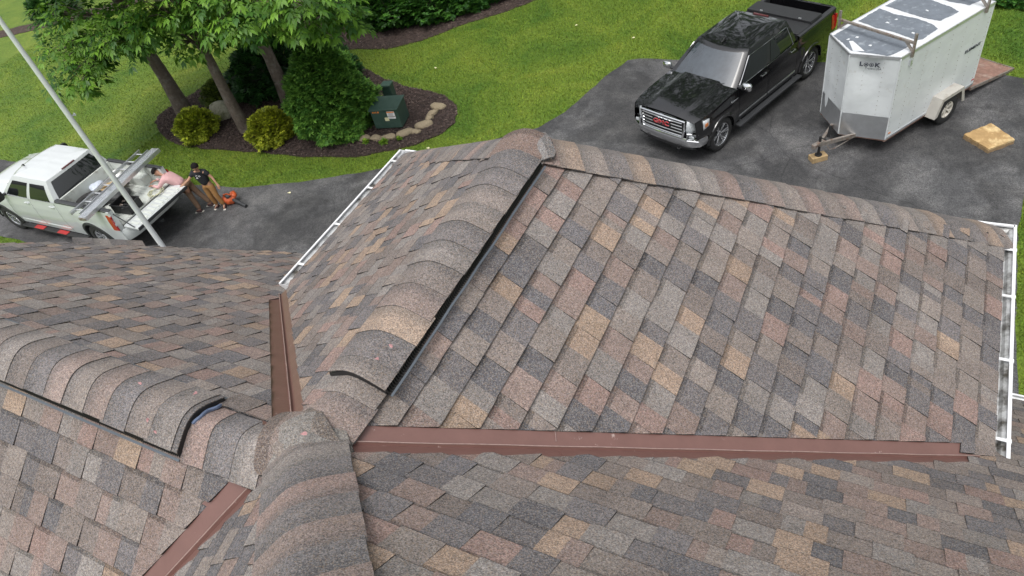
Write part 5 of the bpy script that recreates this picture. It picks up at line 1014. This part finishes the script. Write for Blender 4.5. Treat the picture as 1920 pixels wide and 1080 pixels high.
BL3 = [(-13.12, 12.15, 4.2, 0.8), (-11.56, 11.64, 4.3, 0.8), (-11.07, 12.14, 4.0, 0.65), (-11.04, 12.68, 3.6, 0.45), (-12.6, 12.2, 3.7, 0.5), (-12.75, 10.98, 4.6, 0.9), (-11.7, 12.39, 3.8, 0.5), (-14.01, 12.09, 3.6, 0.5), (-10.99, 11.4, 5.0, 0.9), (-10.55, 12.09, 4.3, 0.5), (-12.41, 12.68, 3.2, 0.32), (-16.03, 13.91, 6.6, 1.7), (-17.63, 14.51, 6.0, 1.3), (-14.83, 12.71, 6.2, 1.3), (-15.63, 15.51, 6.0, 1.3), (-16.83, 12.61, 6.6, 1.2), (-16.03, 13.91, 8.2, 1.3)]
#BLOBS_END_END_END
tree((-19.67, 12.54), 6.2, BL1, 'leafy shade tree with the thickest brown trunk, leftmost of the three in the mulch bed', .23, 5)
tree((-16.50, 12.17), 6.0, BL2, 'leafy shade tree with a smooth grey trunk beside the boulder', .175, 6)
tree((-16.03, 13.91), 6.4, BL3, 'leafy shade tree behind the evergreen, its trunk the farthest back', .20, 7)

def shrub(name, loc, prof, label, n, dark, light, seed, kind='needle', L=.11, wr=.16, cat='shrub', grp=None, lump_=.12, stem=True, wmul=1.):
    """prof: (height, radius) outline; sprigs cover the whole volume near its surface."""
    t = empty(name, (loc[0], loc[1], loc[2] if len(loc) > 2 else .02), 0, label, cat, grp); r = np.random.default_rng(seed); H = np.array([p[0] for p in prof]); Rr = np.array([p[1] for p in prof])
    w_ = np.maximum(.02, Rr); h = np.interp(r.random(n), np.cumsum(w_) / w_.sum(), H) if False else r.uniform(H[0], H[-1], n); keep = r.random(n) < np.interp(h, H, Rr) / Rr.max() + .08; h = h[keep]; n = len(h)
    a = r.uniform(0, 2 * PI, n); rad = np.interp(h, H, Rr); wob = 1 + lump_ * np.sin(a * 3 + h * 4 + seed) + lump_ * .8 * np.sin(a * 7 - h * 7) + lump_ * .6 * np.sin(a * 13 + h * 13); dep = 1 - .5 * r.random(n) ** 2.2; rr = rad * wob * dep
    P = np.c_[rr * np.cos(a), rr * np.sin(a), h]; sl = -np.gradient(Rr, H); nz = np.interp(h, H, sl); D = np.c_[np.cos(a), np.sin(a), np.clip(nz, -.3, 2.5) * .8 + .15] + r.normal(size=(n, 3)) * .38
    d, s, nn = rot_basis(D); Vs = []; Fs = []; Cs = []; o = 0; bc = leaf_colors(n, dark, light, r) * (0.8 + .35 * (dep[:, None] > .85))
    arms = ((0, 0), (.3, .8), (.3, -.8), (.55, .6), (.55, -.6)) if kind == 'needle' else ((0, 0), (0, 1.2), (0, -1.2), (0, 2.3), (0, -2.3))
    for (tt, an) in arms:
        an_ = an + r.normal(size=n) * .2; dd = d * np.cos(an_)[:, None] + s * np.sin(an_)[:, None] + nn * r.normal(size=(n, 1)) * .2; ss = -d * np.sin(an_)[:, None] + s * np.cos(an_)[:, None]; L_ = L * r.uniform(.6, 1.25, n)
        V, T = leaflets(P + d * tt * L, dd, ss, nn, L_, L_ * wr * wmul, r, .1); Vs.append(V); Fs.append(T + o); o += len(V); Cs.append(np.tile(bc * r.uniform(.8, 1.2, (n, 1)), (4, 1)))
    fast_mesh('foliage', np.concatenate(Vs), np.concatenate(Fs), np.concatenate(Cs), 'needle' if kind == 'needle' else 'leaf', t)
    if stem:
        q = MB(); rr_ = random.Random(seed)
        for k in range(6): aa = k * 1.05; q.tube([(.04 * math.cos(aa), .04 * math.sin(aa), -.02), (Rr.max() * .25 * math.cos(aa), Rr.max() * .25 * math.sin(aa), H[-1] * .4), (Rr.max() * .45 * math.cos(aa), Rr.max() * .45 * math.sin(aa), H[-1] * .7)], [.03, .02, .008], 6)
        q.build('stems', 'bark', t)
    return t
shrub('evergreen_shrub', (-13.15, 12.95), [(0, .95), (.3, 1.12), (.8, 1.15), (1.3, 1.02), (1.8, .80), (2.3, .52), (2.65, .26), (2.85, .06)], 'tall rounded evergreen shrub beside the green utility box', 20000, (.045, .135, .022), (.17, .34, .050), 3, L=.115, wr=.20)
shrub('golden_shrub', (-18.02, 11.62), [(0, .42), (.25, .56), (.5, .55), (.75, .36), (.88, .1)], 'low golden green shrub in front of the thickest tree trunk', 4200, (.15, .21, .018), (.46, .52, .045), 4, L=.085, wr=.26, lump_=.18, grp='golden shrubs in the mulch bed')
shrub('golden_shrub', (-15.0, 11.95), [(0, .46), (.25, .62), (.5, .60), (.78, .38), (.92, .1)], 'low golden green shrub beside the tall evergreen', 4800, (.17, .22, .018), (.50, .53, .045), 5, L=.085, wr=.26, lump_=.18, grp='golden shrubs in the mulch bed')
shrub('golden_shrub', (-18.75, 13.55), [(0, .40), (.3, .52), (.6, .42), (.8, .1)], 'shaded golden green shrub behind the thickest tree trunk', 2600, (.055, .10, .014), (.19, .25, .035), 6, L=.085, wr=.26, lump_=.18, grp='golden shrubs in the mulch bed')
shrub('rhododendron', (-17.2, 14.55), [(0, .9), (.4, 1.25), (.9, 1.3), (1.3, 1.0), (1.65, .5), (1.8, .1)], 'dark broadleaf shrub in the shade between the tree trunks', 3600, (.012, .050, .012), (.04, .12, .022), 7, 'broad', L=.14, wr=.26)
shrub('rhododendron', (-15.0, 14.9), [(0, .7), (.4, 1.0), (.9, 1.0), (1.3, .7), (1.6, .1)], 'dark broadleaf shrub behind the tall evergreen', 2600, (.012, .050, .012), (.04, .12, .022), 17, 'broad', L=.14, wr=.26)
for k, (x, y, R_, lb) in enumerate([(-17.3, 20.3, 1.5, 'leafy dark green shrub at the left end of the back bed'), (-15.6, 19.9, 1.4, 'leafy dark green shrub second from the left in the back bed'), (-14.2, 20.4, 1.35, 'leafy dark green shrub in the middle of the back bed'), (-13.0, 21.2, 1.15, 'leafy dark green shrub second from the right in the back bed'), (-12.2, 22.3, 1.2, 'leafy dark green shrub at the right end of the back bed')]):
    shrub('border_shrub', (x, y), [(0, R_ * .8), (R_ * .3, R_), (R_ * .7, R_ * .95), (R_ * 1.1, R_ * .6), (R_ * 1.3, .1)], lb, 4600, (.016, .062, .012), (.085, .23, .028), 20 + k, 'broad', L=.12, wr=.30, grp='shrubs along the back bed')
shrub('border_shrub', (-35.9, 19.3), [(0, .8), (.4, 1.1), (.9, .9), (1.3, .1)], 'dark shrub in the far corner of the lawn', 2000, (.014, .05, .012), (.05, .14, .022), 31, 'broad', L=.16, wr=.30)
shrub('border_shrub', (4.0, 22.3), [(0, .9), (.25, 1.2), (.5, .8), (.7, .1)], 'low leafy ground shrub behind the trailer', 1800, (.02, .08, .014), (.08, .22, .03), 32, 'broad', L=.11, wr=.32)
for k, (x, y, lb) in enumerate([(-11.72, 12.27, 'yellow green sprout in front of the leftmost edging stones'), (-11.12, 12.34, 'bright green sprout below the edging stone in front of the utility box'), (-10.72, 12.58, 'tiny green sprout at the foot of the largest edging stone')]):
    shrub('seedling', (x, y, .03), [(0, .05), (.05, (.08, .12, .05)[k]), (.11, .02)], lb, (50, 90, 30)[k], (.10, .22, .02), (.28, .42, .04), 40 + k, 'broad', L=.07, wr=.3, cat='small plant', grp='sprouts by the edging stones', stem=False)
# far trees north of the lawn, out of frame: the cars mirror them
# ------------------------------------------------------------------ stones, utility boxes
st = [(-11.90, 12.42, .17, .12, .10, .4, 'leftmost tan edging stone, beside the evergreen'), (-11.50, 12.50, .21, .13, .11, .1, 'flat oval tan edging stone left of the gap below the utility box'), (-11.10, 12.62, .20, .11, .10, .35, 'pale edging stone under the middle of the utility box front'), (-10.76, 12.88, .24, .13, .12, .75, 'long tan edging stone at the corner of the utility box'), (-10.42, 13.02, .13, .10, .08, .3, 'small pale edging stone right of the long one'), (-10.36, 13.38, .24, .17, .13, .9, 'broad grey topped edging stone in the curve of the row'), (-10.38, 13.72, .13, .10, .08, 1.1, 'small tan edging stone above the broad grey one'), (-10.42, 13.98, .18, .11, .09, 1.2, 'slim brown edging stone next to last in the row'), (-10.42, 14.34, .19, .17, .13, .6, 'round tan edging stone at the upper end of the row')]
for k, (x, y, a, b_, c, rz, lb) in enumerate(st):
    o = lump('edging_stone', 'stone', (a * 1.15, b_ * 1.15, c), 100 + k, .26, loc=(x, y, .05)); o.rotation_euler = (0, 0, rz); tag(o, lb, 'stone', 'edging stones of the mulch bed')
o = lump('boulder', 'boulder', (.44, .34, .32), 131, .22, loc=(-18.12, 12.82, .12)); tag(o, 'large grey green boulder between two tree trunks', 'boulder')
t = empty('utility_box', (-11.42, 13.32, .03), .24, 'dark green metal utility box with white and orange labels in the mulch bed', 'utility box')
q = MB(); q.box((0, 0, .36), (.86, .66, .60)); q.build('cabinet', 'tgreen', t, bevel=.012)
q = MB(); q.prism([(-.36, .665), (.36, .70), (.36, .725), (-.365, .69)], 'x', -.46, .46); q.prism([(-.365, .64), (-.345, .64), (-.345, .69), (-.365, .69)], 'x', -.459, .459); q.build('lid', 'tgreen', t, bevel=.008)
for (x, z, w_, h_, m_, n_) in ((.20, .49, .24, .24, 'label_w', 'warning_label'), (.03, .36, .13, .11, 'label_y', 'number_tag')):
    q = MB(); q.box((x, -.333, z), (w_, .006, h_)); lo = q.build(n_, m_, t)
    if m_ == 'label_w':
        q = MB(); q.box((x, -.337, z + .095), (w_ - .01, .004, .035)); q.build('orange_band', 'label_o', lo); q = MB(); q.box((x, -.337, z - .045), (w_ - .01, .004, .022)); q.build('red_band', 'galv', lo)
        for zz in (.05, .02, -.01, -.09): q = MB(); q.box((x - .01 * (zz * 40 % 2), -.3375, z + zz), (w_ * .62, .003, .008)); q.build('print_line', 'ink', lo)
for k, x in enumerate((-.35, -.30, -.25, -.19, -.165)): q = MB(); q.box((x, -.333, .60), (.032 if k < 4 else .02, .006, .045)); q.build('orange_mark', 'label_o', t)
t = empty('pedestal_box', (-12.18, 14.42, .03), .2, 'small blue green pedestal half hidden behind the evergreen', 'utility pedestal')
q = MB(); q.box((0, 0, .28), (.30, .28, .56)); q.build('post', 'tgreen', t, bevel=.02); q = MB(); q.box((0, 0, .60), (.34, .32, .10)); q.build('cap', 'tgreen', t, bevel=.03)
# ------------------------------------------------------------------ flagpole
t = empty('flagpole', (-13.93, 6.50, .012), 0, 'tall satin aluminium flagpole rising in front of the white pickup', 'flagpole')
q = MB(); q.lathe([(.17, 0), (.17, .02), (.11, .05), (.08, .10)], n=24); q.build('base_collar', 'alu', t, smooth=40)
q = MB(); hs_ = [0, 2, 4, 5.5, 7, 9.5]; q.tube([(0, 0, h) for h in hs_], [.068, .066, .058, .052, .044, .032], 20, caps=True); q.build('pole', 'pole', t, smooth=True)
q = MB(); q.lathe([(.001, .07), (.05, .05), (.07, 0), (.05, -.05), (.001, -.07)], c=(0, 0, 9.57), n=20); q.build('ball_finial', 'chrome', t, smooth=True)
q = MB(); q.bar((.02, .06, 4.35), (.02, .10, 4.35), .02, .03); q.tube([(.02 + .03 * math.cos(a), .115, 4.35 + .03 * math.sin(a)) for a in np.linspace(0, 2 * PI, 13)], .010, 6); q.build('ring', 'alu', t, smooth=True)

# ------------------------------------------------------------------ leaf blower
t = empty('leaf_blower', (-14.08, 8.95, .012), .35, 'orange leaf blower with a black nozzle lying on the asphalt near the boy', 'leaf blower')
lump('housing', 'orange', (.17, .13, .13), 60, .22, parent=t, loc=(-.05, 0, .14)); q = MB(); q.lathe([(.02, -.07), (.10, -.07), (.12, -.04), (.12, .04), (.10, .07), (.02, .07)], c=(-.17, .05, .14), axis='y', n=24); q.build('fan_housing', 'orange', t, smooth=40)
lump('engine_cover', 'orange', (.10, .12, .08), 61, .3, parent=t, loc=(.03, .12, .22)); lump('motor', 'trim', (.09, .08, .07), 62, .2, parent=t, loc=(-.03, -.02, .27))
q = MB(); q.tube([(.08, -.02, .14), (.22, -.09, .11), (.42, -.20, .07)], [.055, .05, .042], 14); q.tube([(.42, -.20, .07), (.52, -.255, .05)], [.050, .048], 14); q.build('nozzle', 'trim', t, smooth=40)
q = MB(); q.tube([(-.16, 0, .24), (-.13, -.03, .34), (-.02, -.04, .37), (.08, -.03, .31)], .018, 8); q.build('handle', 'orange', t, smooth=True)

# ------------------------------------------------------------------ people
def skin_mesh(name, joints, edges, m, parent, sub=2, root=0):
    """joints: (x,y,z,rx,ry). Grown with a skin modifier, then frozen to a mesh."""
    me = bpy.data.meshes.new(name); me.from_pydata([j[:3] for j in joints], edges, []); o = bpy.data.objects.new(name, me); C.objects.link(o)
    o.modifiers.new('k', 'SKIN'); sv = me.skin_vertices
    if not sv:
        bm = bmesh.new(); bm.from_mesh(me); bm.verts.layers.skin.verify(); bm.to_mesh(me); bm.free(); sv = me.skin_vertices
    for i, j in enumerate(joints): sv[0].data[i].radius = (j[3], j[4]); sv[0].data[i].use_root = (i == root)
    q = o.modifiers.new('u', 'SUBSURF'); q.levels = q.render_levels = sub; dg = bpy.context.evaluated_depsgraph_get(); dg.update()
    m2 = bpy.data.meshes.new_from_object(o.evaluated_get(dg)); m2.name = name; bpy.data.objects.remove(o); m2.materials.clear(); m2.materials.append(M[m]); m2.polygons.foreach_set('use_smooth', [True] * len(m2.polygons))
    o = bpy.data.objects.new(name, m2); C.objects.link(o); o.parent = parent; return o
def mix(a, b, t): return tuple(a[i] + (b[i] - a[i]) * t for i in range(3))
def person(loc, rz, label, J, cols, s=1., sleeves='long', print_=None):
    """J: named joints in metres at full size, +x is where the person faces."""
    t = empty('person', loc, rz, label, 'person'); J = {k: tuple(c * s for c in v) for k, v in J.items()}; S = s
    Js = []; Es = []; N = {}
    def add(n, p, r1, r2=None, frm=None): N[n] = len(Js); Js.append((*p, r1 * S, (r2 or r1) * S)); (Es.append((N[frm], N[n])) if frm else None)
    ch = mix(J['hip'], J['neck'], .72); ab = mix(J['hip'], J['neck'], .36); hd = J['head']; nk = J['neck']
    add('hip', J['hip'], .105, .09); add('ab', ab, .115, .09, 'hip'); add('ch', ch, .135, .10, 'ab'); add('nk', nk, .052, .052, 'ch')
    up = Vector(hd) - Vector(nk); fwd = Vector(J['face']).normalized(); add('jaw', mix(nk, hd, .55), .062, .066, 'nk'); add('hd', hd, .090, .100, 'jaw'); add('crown', tuple(Vector(hd) + up.normalized() * .075 * S), .060, .070, 'hd')
    for sd in ('L', 'R'):
        add('sh' + sd, J['sh' + sd], .056, None, 'ch'); add('el' + sd, J['el' + sd], .040, None, 'sh' + sd); add('fa' + sd, mix(J['el' + sd], J['wr' + sd], .35), .038, None, 'el' + sd); add('wr' + sd, J['wr' + sd], .025, .021, 'fa' + sd)
        wv = Vector(J['wr' + sd]); ev = Vector(J['el' + sd]); d = (Vector(J.get('hd' + sd, tuple(wv + (wv - ev)))) - wv).normalized(); pn = d.cross(Vector((0, 0, 1))); pn = pn.normalized() if pn.length > .1 else Vector((0, 1, 0)); pm_ = wv + d * .075 * S
        add('pa' + sd, tuple(pm_), .034, .016, 'wr' + sd)
        for k, (o_, L_) in enumerate(((-.026, .065), (-.009, .078), (.009, .074), (.026, .058))): b0 = pm_ + pn * o_ * S + d * .012 * S; add(f'f{k}{sd}', tuple(b0 + d * L_ * .5 * S), .0095, None, 'pa' + sd); add(f'g{k}{sd}', tuple(b0 + d * L_ * .95 * S + Vector((0, 0, -.018 * S))), .0085, None, f'f{k}{sd}')
        th = wv + d * .035 * S - pn * .032 * S * (1 if sd == 'L' else -1); add('t' + sd, tuple(th), .011, None, 'wr' + sd); add('u' + sd, tuple(th + d * .04 * S - pn * .012 * S * (1 if sd == 'L' else -1)), .009, None, 't' + sd)
        add('th' + sd, J['th' + sd], .080, None, 'hip'); add('kn' + sd, J['kn' + sd], .058, None, 'th' + sd); add('cf' + sd, mix(J['kn' + sd], J['an' + sd], .35), .055, None, 'kn' + sd); add('an' + sd, J['an' + sd], .036, None, 'cf' + sd); add('to' + sd, J['to' + sd], .026, .020, 'an' + sd)
    body = skin_mesh('body', Js, Es, cols['skin'], t, 2)
    k = 1.16
    # shirt over torso and upper arms
    js = [(*J['hip'][:2], J['hip'][2] - .03 * S, .168 * S, .160 * S), (*ab, .150 * S, .142 * S), (*ch, .165 * S, .150 * S), (*mix(ch, nk, .55), .120 * S, .110 * S), (*mix(ch, nk, .98), .070 * S, .066 * S)]; es = [(0, 1), (1, 2), (2, 3), (3, 4)]
    for sd in ('L', 'R'):
        i = len(js); js.append((*J['sh' + sd], .082 * S, .080 * S)); es.append((2, i)); e1 = J['el' + sd]
        if sleeves == 'long': js.append((*e1, .056 * S, .056 * S)); js.append((*mix(e1, J['wr' + sd], .85), .040 * S, .040 * S)); es += [(i, i + 1), (i + 1, i + 2)]
        else: js.append((*mix(J['sh' + sd], e1, .62), .068 * S, .064 * S)); es.append((i, i + 1))
    skin_mesh('shirt', js, es, cols['shirt'], t, 2)
    js = [(*mix(J['hip'], ab, .25), .150 * S, .142 * S), (*J['hip'], .162 * S, .150 * S)]; es = [(0, 1)]
    for sd in ('L', 'R'):
        i = len(js); js += [(*J['th' + sd], .122 * S, .120 * S), (*mix(J['th' + sd], J['kn' + sd], .6), .088 * S, .088 * S), (*J['kn' + sd], .076 * S, .078 * S), (*mix(J['kn' + sd], J['an' + sd], .5), .072 * S, .074 * S), (*mix(J['kn' + sd], J['an' + sd], .93), .066 * S, .070 * S)]; es += [(1, i), (i, i + 1), (i + 1, i + 2), (i + 2, i + 3), (i + 3, i + 4)]
    skin_mesh('trousers', js, es, cols['pants'], t, 2, 1)
    for sd in ('L', 'R'):
        a = Vector(J['an' + sd]); o_ = Vector(J['to' + sd]); hl = a + (a - o_).normalized() * .05 * S; hl.z = .04 * S; o_.z = .035 * S; mid = hl.lerp(o_, .55)
        sh = skin_mesh('shoe', [(*hl, .054 * S, .050 * S), (*mid, .056 * S, .050 * S), (*o_, .050 * S, .040 * S)], [(0, 1), (1, 2)], cols['shoe'], t, 2)
        q = MB(); dd = (o_ - hl).normalized(); q.bar(hl - dd * .030 * S + Vector((0, 0, -.030 * S)), o_ + dd * .030 * S + Vector((0, 0, -.026 * S)), .078 * S, .020 * S); q.build('sole', 'shoew', sh, bevel=.008)
    # hair, ears, face
    upn = up.normalized(); hv = Vector(hd) + upn * .045 * S; left = upn.cross(fwd).normalized(); f_ = left.cross(upn).normalized()
    bm = bmesh.new(); bmesh.ops.create_icosphere(bm, subdivisions=3, radius=1); rr = random.Random(4)
    for v in list(bm.verts):
        if v.co.z < -.42 + .75 * max(0, v.co.x): bm.verts.remove(v)
    for v in bm.verts: c = v.co * (1 + rr.uniform(-.03, .05)); p = hv + f_ * (c.x * .116 - .018) * S + left * c.y * .108 * S + upn * c.z * .098 * S; v.co = p
    me = bpy.data.meshes.new('hair'); bm.to_mesh(me); bm.free(); me.materials.append(M['hair']); me.polygons.foreach_set('use_smooth', [True] * len(me.polygons)); h = bpy.data.objects.new('hair', me); C.objects.link(h); h.parent = t
    q = MB()
    for sd in (-1, 1): c = Vector(hd) + left * sd * .086 * S - f_ * .005 * S; q.tube([c - upn * .028 * S, c + left * sd * .008 * S, c + upn * .026 * S], [.008 * S, .014 * S, .008 * S], 8)
    ns = Vector(hd) + f_ * .098 * S - upn * .005 * S; q.tube([ns + upn * .03 * S - f_ * .008 * S, ns + f_ * .012 * S - upn * .012 * S], [.008 * S, .014 * S], 8); q.build('face_features', cols['skin'], t, smooth=True)
    q = MB()
    for sd in (-1, 1): q.box(Vector(hd) + f_ * .096 * S + left * sd * .031 * S + upn * .020 * S, (.010 * S, .024 * S, .010 * S)); q.box(Vector(hd) + f_ * .097 * S + left * sd * .031 * S + upn * .038 * S, (.008 * S, .034 * S, .007 * S))
    q.build('eyes_and_brows', 'hair', t); q = MB(); q.box(Vector(hd) + f_ * .095 * S - upn * .038 * S, (.010 * S, .040 * S, .010 * S)); q.build('mouth', 'petal', t)
    if print_:
        cc = Vector(mix(ab, ch, .85)) + Vector((.150 * S, 0, 0)); q = MB(); rr = random.Random(9)
        for (y, z, a, L_) in [(.055, .055, .5, .05), (.075, .045, 2.2, .045), (.03, .06, 1.2, .03), (-.03, .075, .3, .035), (-.045, .06, 1.8, .03), (-.01, .07, 1.2, .02)] + [(-.035, -.005, k * PI / 4, .055) for k in range(4)] + [(.05, .02, .9, .03), (-.07, -.02, .4, .03)]:
            d_ = Vector((0, math.cos(a), math.sin(a))) * L_ * .5 * S; c2 = cc + Vector((-.35 * y * y, y * S, z * S)); q.bar(c2 - d_, c2 + d_, .008 * S, .010 * S, up=(1, 0, 0))
        q.build('shirt_print', 'label_w', t)
    return t
# the one in pink bends over the side of the bed
person((-14.90, 8.52, .012), R(204), 'person in a pink shirt and brown trousers leaning over the lowered tailgate',
    dict(hip=(.06, 0, .90), neck=(.50, 0, 1.27), head=(.63, -.02, 1.35), face=(.75, 0, -.65), shL=(.45, .17, 1.21), shR=(.45, -.17, 1.21), elL=(.62, .25, 1.04), elR=(.64, -.20, 1.05), wrL=(.86, .16, 1.08), wrR=(.87, -.06, 1.09), hdL=(.98, .10, 1.05), hdR=(.99, -.02, 1.06),
         thL=(.03, .10, .82), thR=(.03, -.10, .82), knL=(.02, .11, .46), knR=(-.10, -.10, .46), anL=(-.02, .12, .085), anR=(-.28, -.10, .10), toL=(.13, .13, .035), toR=(-.12, -.11, .035)), dict(skin='skin', shirt='pink', pants='khaki', shoe='shoe'), 1.0)
person((-14.36, 8.72, .012), R(290), 'young person in a black tee and tan trousers holding the tailgate corner',
    dict(hip=(0, 0, .90), neck=(.04, 0, 1.40), head=(.10, .03, 1.53), face=(.95, .25, -.15), shL=(.03, .18, 1.34), shR=(.03, -.18, 1.34), elL=(.02, .30, 1.10), elR=(.16, -.36, 1.18), wrL=(.08, .38, .90), wrR=(.24, -.56, 1.08), hdL=(.12, .40, .78), hdR=(.28, -.66, 1.05),
         thL=(0, .09, .83), thR=(0, -.09, .83), knL=(.05, .12, .47), knR=(.03, -.10, .47), anL=(.0, .15, .085), anR=(-.04, -.10, .085), toL=(.15, .20, .035), toR=(.10, -.14, .035)), dict(skin='skin2', shirt='blk', pants='tanp', shoe='shoe'), .92, 'short', True)
# woods north of the lawn, beyond the frame: what the car paint mirrors
vs2 = []; fs2 = []; r = np.random.default_rng(77); cs2 = []
n = 26000; cx = r.uniform(-48, 34, n); top_ = 24 + 3 * np.sin(cx * .45) + 2 * np.sin(cx * 1.3 + 1); z = top_ * r.random(n) ** .8 + .5; y = 34 + 3.5 * np.sin(cx * .3) + r.normal(size=n) * 1.6 - z * .12
P = np.c_[cx, y, z]; a = r.normal(size=(n, 3)) * .38; b2 = r.normal(size=(n, 3)) * .38; V = np.stack([P, P + a, P + b2], 1).reshape(-1, 3); structure(fast_mesh('woods', V, np.arange(3 * n).reshape(-1, 3), leaf_colors(n, (.02, .06, .012), (.09, .20, .03), r), 'leaf'), 'stuff')

# fallen leaves scattered on the lawn and driveway
for k, (x, y, lb) in enumerate([(-9.6, 12.35, 'pale fallen leaf on the grass below the mulch bed tip'), (-8.1, 19.6, 'tan fallen leaf on the open lawn left of the black pickup'), (-11.8, 16.5, 'pale fallen leaf on the lawn above the mulch bed'), (-5.9, 18.9, 'small pale leaf on the grass by the driveway corner'), (-3.3, 19.2, 'pale leaf on the lawn behind the black pickup roof'), (-12.6, 9.7, 'small pale leaf near the dark asphalt edge by the left driveway')]):
    q = MB(); a = k * 1.3; pts = [(.055 * math.cos(t), .032 * math.sin(t), .010 * math.sin(2 * t) + .05) for t in np.linspace(-PI, PI, 9)[:-1]]
    q.face([(p[0] * math.cos(a) - p[1] * math.sin(a), p[0] * math.sin(a) + p[1] * math.cos(a), p[2]) for p in pts]); o = q.build('fallen_leaf', 'label_y', loc=(x, y, 0), solid=.002); tag(o, lb, 'leaf', 'fallen leaves on the ground')
